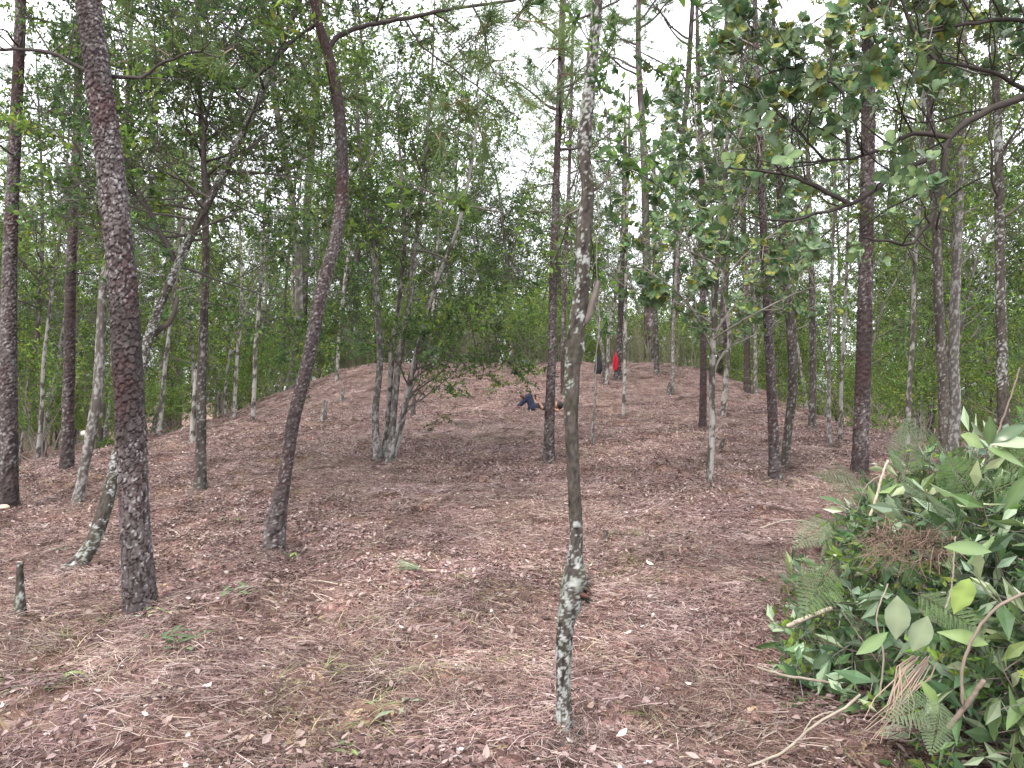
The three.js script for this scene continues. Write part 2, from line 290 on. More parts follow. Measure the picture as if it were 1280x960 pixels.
// a stem through pts with the given radii; step is the ring spacing low on the stem, above fineTo it is four times as wide
function stem(pts, radii, style, step, seed, base, { flare = 0.5, fineTo = 1e9, capped = true, knots = [] } = {}) {
  const curve = new THREE.CatmullRomCurve3(pts, false, 'centripetal'), L = curve.getLength(), n0 = Math.ceil(L / 0.05), P = curve.getSpacedPoints(n0), b = new Builder();
  const cum = [0]; for (let k = 1; k < pts.length; k++) cum.push(cum[k - 1] + pts[k].distanceTo(pts[k - 1]));
  const rad = s => { const q = s / L * cum[cum.length - 1]; let k = 1; while (k < cum.length - 1 && q > cum[k]) k++; return lerp(radii[k - 1], radii[k], clamp((q - cum[k - 1]) / (cum[k] - cum[k - 1]))); };
  const pos = s => { const f = clamp(s / L) * n0, i = Math.min(n0 - 1, Math.floor(f)); return V().lerpVectors(P[i], P[i + 1], f - i); };
  const sides = clamp(Math.round(6.283 * rad(L * 0.25) / step), 7, 110); let ref = V(0.2, 0.05, 1), s = -0.12; const t = V(), u = V(), w = V();
  let rows = 0, fn = BARK[style], rise = pts[0].y;
  while (true) {
    const c = s < 0 ? pos(0).addScaledVector(V().subVectors(P[1], P[0]).normalize(), s) : pos(s); t.subVectors(pos(Math.max(0, s) + 0.06), pos(Math.max(0, s) - 0.06)).normalize();
    u.copy(ref).addScaledVector(t, -ref.dot(t)).normalize(); ref.copy(u); w.crossVectors(t, u); const r = rad(Math.max(0, s));
    for (let a = 0; a < sides; a++) {
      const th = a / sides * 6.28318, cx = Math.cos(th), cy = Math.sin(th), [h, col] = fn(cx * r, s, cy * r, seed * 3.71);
      let rr = r * (1 + flare * Math.exp(-Math.max(0, s + 0.02) / (r * 1.3)) * (0.55 + 0.9 * vnoise(cx * 1.7 + seed, 4, cy * 1.7))) + h * Math.min(1, r / 0.07);
      for (const [ks, ka, kr, kh] of knots) { const da = Math.atan2(Math.sin(th - ka), Math.cos(th - ka)) * r; rr += kh * Math.exp(-((s - ks) ** 2 + da * da) / (kr * kr)); }
      b.v(c.x + (u.x * cx + w.x * cy) * rr - base.x, c.y + (u.y * cx + w.y * cy) * rr - base.y, c.z + (u.z * cx + w.z * cy) * rr - base.z, col);
    }
    rows++; if (s >= L) break;
    s = Math.min(L, s + (c.y > fineTo ? step * 4 : step));
  }
  for (let k = 0; k < rows - 1; k++) for (let a = 0; a < sides; a++) { const p = k * sides + a, q = k * sides + (a + 1) % sides; b.tri(p, q, q + sides); b.tri(p, q + sides, p + sides); }
  if (capped) { const e = pos(L), m = b.v(e.x - base.x, e.y - base.y, e.z - base.z, [0.4, 0.33, 0.25]), q = (rows - 1) * sides; for (let a = 0; a < sides; a++) b.tri(q + a, q + (a + 1) % sides, m); }
  return { geo: b.geo(true), pos, rad, L };
}

// ---------------------------------------------------------------- growing limbs
function grow(R, b, p, dir, len, r, lvl, o, places) {
  const n = Math.max(4, Math.ceil(len / 0.16)), pts = [p.clone()], rr = [r], d = dir.clone(), q = p.clone();
  for (let k = 1; k <= n; k++) { d.add(randDir(R).multiplyScalar(o.wiggle)).add(V(0, o.up * (o.arch ? 1 - 1.6 * k / n : 1), 0)).normalize(); q.addScaledVector(d, len / n); pts.push(q.clone()); rr.push(r * (1 - 0.72 * k / n)); }
  b.tube(pts, rr, lvl > 1 ? 7 : lvl > 0 ? 5 : 3, () => { const v = 0.8 + R() * 0.5; return [o.col[0] * v, o.col[1] * v, o.col[2] * v]; });
  if (lvl > 0) {
    const kids = Math.round(o.kids * (0.7 + R() * 0.6));
    for (let k = 0; k < kids; k++) {
      const f = 0.22 + 0.78 * (k + R()) / kids, i = Math.min(n - 1, Math.floor(f * n)), t = V().subVectors(pts[i + 1], pts[i]).normalize();
      const side = randDir(R); side.addScaledVector(t, -side.dot(t)).normalize(); if (o.flat) side.y *= 0.4;
      grow(R, b, pts[i + 1], t.clone().multiplyScalar(0.75).addScaledVector(side, 0.8).normalize(), len * (0.32 + 0.3 * R()) * (1.15 - 0.4 * f), rr[i + 1] * 0.6, lvl - 1, o, places);
    }
  }
  if (lvl <= (o.leafLevel ?? 0)) for (let k = 1; k <= n; k++) if (k > n * (o.bareShare ?? 0.3) && (k === n || R() < o.dens)) places.push([pts[k], V().subVectors(pts[k], pts[k - 1]).normalize().addScaledVector(randDir(R), 0.5).normalize(), (0.7 + R() * 0.6) * (o.scale ?? 1)]);
}
const stepFor = d => Math.max(0.0075, 0.0015 * d);
const fineFor = d => EYE + 0.56 * d + 0.5;
const limbCol = { pine: [0.07, 0.058, 0.055], lichen: [0.075, 0.065, 0.06], pale: [0.15, 0.138, 0.127], grey: [0.1, 0.088, 0.08], dark: [0.055, 0.047, 0.043] };

const fresh = b => { const n = new Builder(); b.subs.push(n); return n; };
// A tree: stems is a list of {pts, radii}; limbs come off the stems between from..to
function tree(spec) {
  const { name, label, group, stems, style, seed, limbs = [], kinds = [], tint = [1, 1, 1], extra } = spec;
  const R = rng(seed), base = stems[0].pts[0].clone(), d0 = Math.max(2.5, -base.z), root = thing(name, label, 'tree', base, group);
  const places = [], b = new Builder(), made = [], near = d0 < 13 && !spec.whole; b.subs = [];
  stems.forEach((s, k) => {
    const st = stem(s.pts, s.radii, s.style || style, spec.step || stepFor(d0), seed + k * 17, base, { flare: k ? 0.15 : spec.flare ?? 0.5, fineTo: fineFor(d0), knots: s.knots || [] });
    made.push(st); part('trunk', st.geo, matBark, root);
  });
  for (const l of limbs) {
    const o = { wiggle: 0.2, up: 0.06, kids: 4, dens: 0.5, col: limbCol[style], ...l };
    for (let k = 0; k < l.n; k++) {
      const st = made[l.stem ?? k % made.length], f = lerp(l.from, l.to, (k + R()) / l.n), s = f * st.L, p = st.pos(s), az = l.az !== undefined ? l.az + (R() - 0.5) * (l.spread ?? 1) : R() * 6.28318, el = (l.el ?? 0.5) + (R() - 0.5) * 0.5;
      grow(R, near ? fresh(b) : b, p, V(Math.cos(az) * Math.cos(el), Math.sin(el), Math.sin(az) * Math.cos(el)), l.len * (0.65 + R() * 0.7) * (1 - (l.taper ?? 0.3) * f), Math.min(st.rad(s) * 0.55, l.r ?? 0.03), l.lvl ?? 1, o, places);
    }
  }
  if (extra) extra(R, b, places, made);
  for (const nb of b.subs) { const g = nb.geo(true); g.translate(-base.x, -base.y, -base.z); part('branch', g, matBark, root); }
  if (b.n) { const g = b.geo(true); g.translate(-base.x, -base.y, -base.z); part('branches', g, matBark, root).userData.kind = 'stuff'; }
  const total = kinds.reduce((s, k) => s + k[1], 0); let from = 0; const order = places.map(p => [R(), p]).sort((x, y) => x[0] - y[0]).map(x => x[1]);
  for (const [kind, share] of kinds) { const cnt = Math.round(order.length * share / total); foliage(root, kind, order.slice(from, from + cnt), base, tint, R, 'foliage', spec.whole); from += cnt; }
  root.userData.sprays = undefined; delete root.userData.sprays;
  counts.push([root.name, places.length]); if (!spec.whole && d0 < 26) feet.push([base.x, base.z, stems[0].radii[0]]);
  return root;
}
const counts = [], feet = [];
// stem points from spots of the photograph, all at the depth of the foot; then straight on upwards to the full height
function rise(spots, height, { dz = 0, foot0 } = {}) {
  const f = foot0 || foot(...spots[0]), d = -f.z, pts = [f];
  spots.slice(1).forEach((s, k) => { const p = at(s[0], s[1], d + dz * (k + 1)); pts.push(p); });
  const a = pts[pts.length - 2], e = pts[pts.length - 1]; const t = V().subVectors(e, a).normalize(); t.lerp(V(0, 1, 0), 0.5).normalize();
  if (height > e.y - f.y) { const m = height - (e.y - f.y); pts.push(e.clone().addScaledVector(t, m * 0.5), e.clone().addScaledVector(t, m * 0.5).add(V(0, m * 0.5, 0))); }
  return pts;
}
const d0cos = p => -p.z / Math.hypot(p.x, p.z);   // a round stem off to the side looks wider
// radii in photograph pixels at the depth of the stem; the rest tapers off
function radiiPx(pts, widths) { const p0 = pts[0], d = -p0.z * 0.9 * d0cos(p0); return pts.map((p, k) => k < widths.length ? widths[k] / 2 / FOCAL * d : widths[widths.length - 1] / 2 / FOCAL * d * Math.max(0.12, 1 - 0.8 * (k - widths.length + 1) / Math.max(1, pts.length - widths.length))); }
const S1 = (spots, widths, height, o = {}) => { const pts = rise(spots, height, o); return { pts, radii: radiiPx(pts, widths), knots: o.knots, style: o.style }; };
// ---------------------------------------------------------------- trees of the clearing
function bough(b, spots, d, r0, r1, col, R, places, o) {   // a drawn branch, spots [px, py, depth offset]; o: twigs that grow from it
  const sub = b.subs ? fresh(b) : b, ctl = spots.map(s => at(s[0], s[1], d + (s[2] || 0))), c = new THREE.CatmullRomCurve3(ctl, false, 'centripetal'), n = Math.max(6, Math.ceil(c.getLength() / 0.07)), pts = c.getSpacedPoints(n);
  pts.forEach((p, k) => { if (k) p.addScaledVector(randDir(R), 0.006); });
  const rr = pts.map((_, k) => lerp(r0, r1, k / n) * (0.92 + 0.16 * R()));
  b = sub; b.tube(pts, rr, 8, () => { const v = 0.75 + R() * 0.55; return [col[0] * v, col[1] * v, col[2] * v]; });
  if (o) for (let k = 0; k < o.n; k++) {
    const f = (o.from ?? 0.15) + (1 - (o.from ?? 0.15)) * (k + R()) / o.n, i = Math.min(n - 1, Math.floor(f * n)), t = V().subVectors(pts[i + 1], pts[i]).normalize(), s = randDir(R); s.y = Math.abs(s.y) * (o.lift ?? 0.5); s.addScaledVector(t, -s.dot(t) * 0.7).normalize();
    grow(R, b, pts[i], t.multiplyScalar(0.5).addScaledVector(s, 0.9).normalize(), o.len * (0.6 + R() * 0.8), Math.min(rr[i] * 0.6, o.r ?? 0.012), o.lvl ?? 0, { wiggle: 0.22, up: 0.03, kids: 3, dens: 0.4, col, ...o }, places);
  }
}
const DK = [0.05, 0.043, 0.04];
const pineTop = { n: 15, from: 0.5, to: 0.99, len: 2.6, lvl: 1, el: 0.25, up: 0.05, kids: 5, dens: 0.45, r: 0.035, taper: 0.5, bareShare: 0.35, leafLevel: 0 };
const deadLow = (n, from, to, len = 0.9) => ({ n, from, to, len, lvl: 1, el: 0.1, up: -0.02, kids: 2, dens: 0, bareShare: 2, r: 0.014 });

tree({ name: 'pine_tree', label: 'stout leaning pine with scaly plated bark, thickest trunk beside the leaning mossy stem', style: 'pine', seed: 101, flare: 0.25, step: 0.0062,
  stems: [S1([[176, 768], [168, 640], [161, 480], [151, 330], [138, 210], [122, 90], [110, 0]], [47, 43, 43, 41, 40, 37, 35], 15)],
  limbs: [{ ...pineTop, from: 0.55 }], kinds: [['pine', 1]],
  extra(R, b, places) {
    const o = { n: 9, len: 0.45, lvl: 1, dens: 0, bareShare: 2, kids: 2, r: 0.006 };
    bough(b, [[128, 95], [150, 96], [176, 97], [195, 84], [215, 74], [240, 64], [275, 72]], 5.4, 0.016, 0.005, DK, R, places, o);
    bough(b, [[118, 92], [95, 82], [70, 68], [40, 62], [-30, 64]], 5.4, 0.016, 0.009, DK, R, places, o);
  } });
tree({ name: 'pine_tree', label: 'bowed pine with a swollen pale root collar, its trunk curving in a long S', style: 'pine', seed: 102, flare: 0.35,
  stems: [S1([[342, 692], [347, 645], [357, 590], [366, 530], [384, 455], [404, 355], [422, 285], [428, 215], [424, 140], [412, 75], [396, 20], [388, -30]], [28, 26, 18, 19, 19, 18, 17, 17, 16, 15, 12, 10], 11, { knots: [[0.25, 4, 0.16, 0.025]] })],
  limbs: [{ ...pineTop, n: 12, from: 0.62 }], kinds: [['pine', 1]],
  extra(R, b, places) {
    const o = { n: 8, len: 0.7, lvl: 1, dens: 0.3, bareShare: 0.5, kids: 3, r: 0.01 };
    bough(b, [[408, 62], [425, 44], [455, 32], [500, 24], [560, 12], [630, 2], [700, -12]], 7.3, 0.026, 0.011, DK, R, places, o);
    bough(b, [[398, 28], [380, 40], [362, 56], [335, 85], [300, 110], [270, 122]], 7.3, 0.02, 0.006, DK, R, places, o);
    bough(b, [[505, 24], [530, 60], [570, 88], [610, 118], [650, 150]], 7.3, 0.012, 0.004, DK, R, places, o);
    bough(b, [[590, 6], [606, 40], [615, 85], [640, 118]], 7.3, 0.012, 0.004, DK, R, places, o);
  } });
tree({ name: 'lichen_tree', label: 'slim tree blotched with white lichen, a broken burl low on its trunk', style: 'lichen', seed: 103, flare: 0.18, step: 0.0065,
  stems: [S1([[706, 926], [704, 850], [706, 790], [713, 735], [720, 680], [717, 600], [714, 510], [717, 440], [728, 350], [730, 290], [735, 240], [730, 185], [737, 110], [747, 0], [752, -60]], [23, 20, 22, 28, 19, 17, 19, 22, 21, 20, 17, 19, 17, 15, 14], 8, { knots: [[0.72, 1.2, 0.06, 0.028], [0.6, 1.5, 0.05, 0.02], [1.75, 2.0, 0.06, 0.014]] })],
  limbs: [{ n: 6, from: 0.8, to: 0.98, len: 1.4, lvl: 1, el: 0.8, up: 0.04, kids: 4, dens: 0.35, r: 0.03 }], kinds: [['mid', 1]],
  extra(R, b, places, made) {
    const d = 3.45, c = [0.1, 0.086, 0.076], o = { n: 4, len: 0.22, lvl: 0, dens: 0.08, bareShare: 0.6, r: 0.004 };
    bough(b, [[722, 405], [733, 398], [741, 380], [747, 352]], d, 0.022, 0.013, c, R, places);
    bough(b, [[733, 242], [748, 232], [764, 218], [778, 194]], d, 0.008, 0.003, c, R, places, o);
    bough(b, [[727, 258], [712, 268], [696, 284]], d, 0.007, 0.002, c, R, places, o);
    bough(b, [[737, 100], [752, 80], [770, 50]], d, 0.006, 0.003, c, R, places, o);
    bough(b, [[742, 210], [749, 260], [746, 330], [748, 420], [742, 480]], d, 0.0025, 0.0015, [0.17, 0.15, 0.13], R, places, { n: 5, len: 0.12, lvl: 0, dens: 0, bareShare: 2, r: 0.0015 });
    bough(b, [[708, 735], [701, 733], [697, 725], [686, 712]], d, 0.004, 0.002, c, R, places);
    for (let k = 0; k < 30; k++) { const a = at(722 + R() * 10, 725 + R() * 22, d - 0.03 + R() * 0.06), e = a.clone().add(V(0.015 + R() * 0.03, (R() - 0.7) * 0.06, (R() - 0.5) * 0.05)); b.tube([a.clone().add(V(-0.03, 0.01, 0)), a, e], [0.014, 0.011, 0.004], 5, [0.075 * (0.6 + R() * 0.7), 0.052, 0.042]); }
  } });
{
  const f = foot(478, 578), d = -f.z, off = (dx, dz) => { const p = V(f.x + dx, 0, f.z + dz); p.y = ground(p.x, p.z); return p; };
  tree({ name: 'clump_tree', label: 'multi-stemmed leafy tree fanning from one stool in mid clearing', style: 'grey', seed: 104, flare: 0.5,
    stems: [
      S1([[470, 576], [469, 520], [475, 450], [471, 380], [466, 300], [452, 220], [446, 120]], [12, 10, 9, 9, 7.5, 6, 4], 7.6, { foot0: off(-0.07, 0) }),
      S1([[480, 576], [486, 510], [490, 445], [497, 390], [506, 300], [500, 200]], [11, 8, 7.5, 7.5, 6, 4], 7.2, { foot0: off(0.02, -0.12), style: 'pale', dz: 0.03 }),
      S1([[486, 576], [491, 530], [496, 475], [503, 425], [512, 375], [520, 300], [532, 190], [540, 90]], [12, 9, 9, 8.5, 7.5, 6.5, 5, 3.5], 8, { foot0: off(0.1, 0.02) }),
      S1([[490, 574], [503, 525], [514, 470], [525, 425], [545, 355], [572, 285], [590, 200]], [10, 8, 8, 7, 6, 5, 4], 6.4, { foot0: off(0.16, 0.05), style: 'pale', dz: -0.04 }),
      S1([[484, 576], [497, 540], [508, 500], [517, 462]], [9, 7, 7, 5], 0.1, { foot0: off(0.1, 0.12) })],
    limbs: [{ n: 50, from: 0.42, to: 0.99, len: 1.4, lvl: 1, el: 0.5, up: 0.04, kids: 5, dens: 0.4, r: 0.016, bareShare: 0.25 }], kinds: [['mid', 5], ['thin', 1], ['yellow', 2]],
    extra(R, b, places) { const o = { n: 9, len: 0.5, lvl: 1, dens: 0.55, kids: 3, r: 0.008 };
      bough(b, [[514, 375], [545, 372], [575, 385], [588, 400], [594, 430], [602, 452]], d, 0.02, 0.006, limbCol.grey, R, places, { ...o, n: 10, from: 0.3 });
      bough(b, [[470, 370], [450, 335], [440, 300], [425, 280]], d, 0.012, 0.004, limbCol.grey, R, places, o);
      bough(b, [[472, 430], [445, 425], [420, 425], [400, 450]], d, 0.01, 0.004, limbCol.grey, R, places, o);
      bough(b, [[520, 300], [550, 325], [580, 340], [605, 362]], d, 0.014, 0.005, limbCol.grey, R, places, { ...o, n: 14 });
    } });
}
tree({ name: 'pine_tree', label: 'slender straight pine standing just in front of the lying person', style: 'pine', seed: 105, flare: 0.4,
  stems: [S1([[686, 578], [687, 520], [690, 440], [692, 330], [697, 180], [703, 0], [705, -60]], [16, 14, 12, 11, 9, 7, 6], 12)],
  limbs: [{ ...pineTop, n: 20, from: 0.4, len: 2.2 }, deadLow(9, 0.3, 0.62)], kinds: [['pine', 1]] });

// the round-leaved tree: leaves large enough to tell apart are parts
const roundLeaf = [[0, [0.056, 0.108, 0.04]], [1, [0.08, 0.14, 0.05]], [2, [0.042, 0.08, 0.034]], [3, [0.19, 0.22, 0.04]], [4, [0.1, 0.165, 0.055]]].map(([k, c]) => { const b = new Builder(); b.leaf(V(0, 0, 0), V(0, 0, 1), V(0, 1, 0), 1, 0.58 + 0.04 * (k % 3), c, 6, obovate, 0.1 + 0.06 * (k % 3), 0.06 + 0.06 * (k % 2)); return b.geo(true); });
function leafParts(root, places, base, size, each, R, most) {
  let n = 0; const rest = [];
  for (const pl of places) {
    if (n + each > most) { rest.push(pl); continue; }
    const [p, d, s] = pl, q = frameOf(d, R);
    for (let k = 0; k < each; k++) {
      const a = k * 2.4 + R(), dir = V(Math.cos(a), Math.sin(a), 0.25 + R() * 0.8).normalize(), nm = V(-dir.x * 0.45, -dir.y * 0.45, 1).normalize(), sx = V().crossVectors(nm, dir).normalize(), up = V().crossVectors(dir, sx);
      const m = part('leaf', roundLeaf[R() < 0.03 ? 3 : [0, 1, 2, 4][Math.floor(R() * 4)]], matGloss, root); n++;
      m.quaternion.copy(q).multiply(new THREE.Quaternion().setFromRotationMatrix(new THREE.Matrix4().makeBasis(sx, up, dir)));
      m.position.copy(p).sub(base).add(V(0, 0, -0.02 - R() * 0.05).applyQuaternion(q)); m.scale.setScalar(size * s * (0.75 + R() * 0.4));
    }
  }
  return rest;
}
{
  const f = foot(886, 608), R = rng(9), places = [];
  const root = tree({ name: 'round_leaf_tree', label: 'slim pale-stemmed tree with small round leathery leaves on upswept twigs', style: 'pale', seed: 106, flare: 0.5,
    stems: [S1([[886, 608], [890, 540], [890, 470], [893, 390], [897, 320], [905, 230], [912, 130], [916, 70]], [11, 9, 8.5, 8, 7, 5.5, 4, 2.5], 0.1)],
    limbs: [], kinds: [], extra(R2, b, pl) {
      const o = { n: 9, len: 0.6, lvl: 1, dens: 0.34, kids: 3, r: 0.006, leafLevel: 1, bareShare: 0.4, scale: 0.95, lift: 1, up: 0.06 }, d = -f.z, c = [0.2, 0.18, 0.165];
      const D = [[[890, 440], [870, 395], [840, 360], [800, 335], [0]], [[891, 420], [915, 385], [950, 350], [985, 340]], [[893, 390], [870, 330], [835, 270], [805, 180], [790, 100]], [[894, 370], [930, 320], [980, 285], [1040, 260]], [[895, 350], [862, 290], [850, 220], [835, 150]], [[897, 320], [925, 265], [950, 200], [960, 130]], [[898, 310], [885, 240], [870, 160], [868, 90]], [[900, 290], [930, 240], [985, 200], [1030, 160]], [[905, 230], [890, 170], [900, 100], [890, 60]], [[906, 220], [930, 150], [940, 90]], [[891, 425], [930, 400], [1000, 365], [1055, 350]], [[892, 405], [850, 380], [815, 375]], [[888, 480], [905, 440], [940, 420], [975, 400]], [[897, 330], [850, 310], [800, 300]]];
      D.forEach((sp, k) => bough(b, sp.filter(s => s.length > 1).map((s, i) => [s[0], s[1], i * ((k * 7) % 5 - 2) * 0.28]), d, 0.016, 0.005, c, R2, pl, o));
      places.push(...pl); pl.length = 0;
    } });
  const base = root.position.clone(), rest = leafParts(root, places.slice().sort((a, b) => b[0].z - a[0].z), base, 0.105, 6, R, 300);
  foliage(root, 'round', rest, base, [1, 1, 1], R); counts.push(['round rosettes', places.length]);
}
{ // the near tree that reaches in from beyond the brush pile
  const x = 5.0, z = -4.3, base = onGround(x, z), R = rng(12), places = [];
  const root = tree({ name: 'overhanging_tree', label: 'dark crooked boughs with large round leaves reaching over the brush pile', style: 'dark', seed: 107,
    stems: [{ pts: [base, base.clone().add(V(0.08, 1, 0.1)), base.clone().add(V(-0.1, 2.2, 0.1)), base.clone().add(V(0.05, 3.6, 0)), base.clone().add(V(-0.2, 5.2, -0.1))], radii: [0.11, 0.1, 0.085, 0.07, 0.03] }],
    limbs: [], kinds: [], extra(R2, b, pl) {
      const d = 4.1, o = { n: 8, len: 0.5, lvl: 1, dens: 0.22, kids: 2, r: 0.006, leafLevel: 1, bareShare: 0.55, scale: 1, lift: 0.9, up: 0.07, wiggle: 0.26 }, c = [0.042, 0.036, 0.033];
      bough(b, [[1700, 40], [1500, 60], [1380, 85], [1282, 120], [1236, 138], [1205, 156], [1190, 170], [1178, 190], [1130, 210], [1098, 234], [1060, 257], [1015, 268], [984, 276], [940, 270]], d, 0.036, 0.005, c, R2, pl, { ...o, n: 11, from: 0.4 });
      bough(b, [[1062, 255], [1040, 243], [1015, 230], [985, 220], [950, 214], [905, 208]], d, 0.014, 0.004, c, R2, pl, { ...o, n: 6 });
      bough(b, [[1183, 186], [1178, 215], [1174, 240], [1163, 275], [1150, 292], [1137, 306], [1110, 302], [1080, 296]], d, 0.016, 0.006, c, R2, pl, { ...o, n: 4, dens: 0.04 });
      bough(b, [[1188, 172], [1160, 169], [1136, 168], [1101, 186], [1060, 198], [1000, 203]], d, 0.015, 0.005, c, R2, pl, { ...o, n: 9 });
      bough(b, [[1060, 198], [1056, 150], [1050, 110], [1020, 95], [985, 85], [950, 95]], d - 0.1, 0.009, 0.004, c, R2, pl, { ...o, n: 15, len: 0.4 });
      bough(b, [[1030, 200], [985, 150], [940, 110], [905, 100]], d + 0.1, 0.008, 0.004, c, R2, pl, { ...o, n: 11, len: 0.36 });
      bough(b, [[1400, 80], [1330, 40], [1270, 25], [1215, 30], [1160, 40]], d, 0.02, 0.006, c, R2, pl, { ...o, n: 12, len: 0.42 });
      bough(b, [[1290, 118], [1240, 90], [1190, 80], [1140, 75]], d + 0.15, 0.014, 0.005, c, R2, pl, { ...o, n: 12, len: 0.4 });
      bough(b, [[1170, 75], [1145, 45], [1130, 10], [1118, -25]], d, 0.012, 0.006, c, R2, pl, { ...o, n: 5, len: 0.3 });
      places.push(...pl); pl.length = 0;
    } });
  const b0 = root.position.clone(), rest = leafParts(root, places, b0, 0.072, 4, R, 300);
  foliage(root, 'round', rest.map(p => [p[0], p[1], p[2] * 0.66]), b0, [0.8, 0.8, 0.8], R); counts.push(['overhang rosettes', places.length]);
}
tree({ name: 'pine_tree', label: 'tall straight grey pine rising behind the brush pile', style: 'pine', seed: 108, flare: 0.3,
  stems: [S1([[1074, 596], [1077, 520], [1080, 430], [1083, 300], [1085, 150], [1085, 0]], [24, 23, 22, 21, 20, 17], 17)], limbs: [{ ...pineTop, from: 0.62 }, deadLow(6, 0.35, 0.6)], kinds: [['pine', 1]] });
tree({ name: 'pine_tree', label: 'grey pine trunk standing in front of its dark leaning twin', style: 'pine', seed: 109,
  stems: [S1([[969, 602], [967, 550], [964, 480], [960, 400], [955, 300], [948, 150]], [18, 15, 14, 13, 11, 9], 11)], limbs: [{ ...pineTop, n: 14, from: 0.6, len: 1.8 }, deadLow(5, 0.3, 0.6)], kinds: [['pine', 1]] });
tree({ name: 'dark_tree', label: 'dark leaning trunk close behind the grey pine on the downhill side', style: 'dark', seed: 110,
  stems: [S1([[980, 590], [985, 540], [991, 480], [989, 420], [982, 340], [975, 250]], [13, 12, 14, 13, 11, 9], 9)], limbs: [{ n: 16, from: 0.45, to: 0.98, len: 1.5, lvl: 1, kids: 5, dens: 0.45, r: 0.02 }], kinds: [['mid', 3], ['thin', 2]] });
tree({ name: 'dark_tree', label: 'short straight dark trunk on the far slope between two leaning pines and the tall pine', style: 'dark', seed: 111,
  stems: [S1([[1015, 538], [1016, 480], [1016, 420], [1014, 330], [1010, 200]], [11, 10, 10, 8, 6], 8)], limbs: [{ n: 16, from: 0.4, to: 0.98, len: 1.8, lvl: 1, kids: 5, dens: 0.45, r: 0.02 }], kinds: [['mid', 3], ['yellow', 2]] });
tree({ name: 'dark_tree', label: 'crooked dark trunk springing up behind the brush pile, pressed against a grey one', style: 'dark', seed: 112,
  stems: [S1([[1183, 640], [1180, 540], [1178, 460], [1173, 380], [1172, 310], [1165, 200], [1160, 60]], [17, 15, 15, 14, 13, 11, 8], 9, { foot0: onGround(6.2, -11) })], limbs: [{ n: 20, from: 0.3, to: 0.98, len: 1.6, lvl: 1, kids: 5, dens: 0.42, r: 0.02 }], kinds: [['yellow', 3], ['mid', 2], ['thin', 2]] });
tree({ name: 'grey_tree', label: 'grey lichened trunk just behind a crooked dark one, past the brush pile', style: 'grey', seed: 113,
  stems: [S1([[1196, 620], [1194, 520], [1192, 440], [1195, 350], [1200, 220], [1205, 80]], [18, 16, 15, 14, 12, 9], 9, { foot0: onGround(7.2, -12.6) })], limbs: [{ n: 18, from: 0.35, to: 0.98, len: 1.7, lvl: 1, kids: 5, dens: 0.4, r: 0.02 }], kinds: [['mid', 3], ['yellow', 2], ['thin', 2]] });
tree({ name: 'lichen_tree', label: 'spotted grey-white trunk behind the highest fern fronds of the brush pile', style: 'lichen', seed: 114,
  stems: [S1([[1258, 660], [1255, 560], [1252, 430], [1250, 330], [1248, 180], [1242, 40]], [19, 18, 16, 15, 13, 10], 9, { foot0: onGround(6.2, -9.7) })], limbs: [{ n: 18, from: 0.35, to: 0.98, len: 1.5, lvl: 1, kids: 5, dens: 0.36, r: 0.02 }], kinds: [['yellow', 3], ['mid', 2], ['thin', 2]] });
// left side
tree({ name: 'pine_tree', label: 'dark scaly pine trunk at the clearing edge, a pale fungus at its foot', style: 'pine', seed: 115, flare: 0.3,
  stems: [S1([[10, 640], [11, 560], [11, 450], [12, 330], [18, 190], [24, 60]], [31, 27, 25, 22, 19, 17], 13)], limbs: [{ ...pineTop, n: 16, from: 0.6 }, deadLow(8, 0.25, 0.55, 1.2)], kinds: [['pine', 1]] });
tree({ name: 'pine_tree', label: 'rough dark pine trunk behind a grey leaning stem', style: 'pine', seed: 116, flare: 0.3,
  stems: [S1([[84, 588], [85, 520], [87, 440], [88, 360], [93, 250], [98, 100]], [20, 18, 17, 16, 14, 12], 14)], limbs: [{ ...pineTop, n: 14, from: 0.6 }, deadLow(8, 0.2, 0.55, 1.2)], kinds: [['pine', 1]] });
tree({ name: 'grey_tree', label: 'grey stem leaning outward at its foot, a sawn pale knot on its side', style: 'grey', seed: 117,
  stems: [S1([[97, 632], [104, 590], [113, 545], [122, 490], [126, 420], [130, 350], [150, 250], [160, 120]], [17, 15, 16, 16, 14, 12, 10, 7], 8)], limbs: [{ n: 42, from: 0.38, to: 0.98, len: 1.6, lvl: 1, kids: 5, dens: 0.38, r: 0.02, el: 0.3 }], kinds: [['dark', 1], ['mid', 4], ['thin', 2], ['yellow', 2]],
  extra(R, b) { const p = at(109, 543, 10); b.tube([p, p.clone().add(V(0.02, 0.02, 0.12))], [0.045, 0.04], 10, [0.5, 0.46, 0.4]); } });
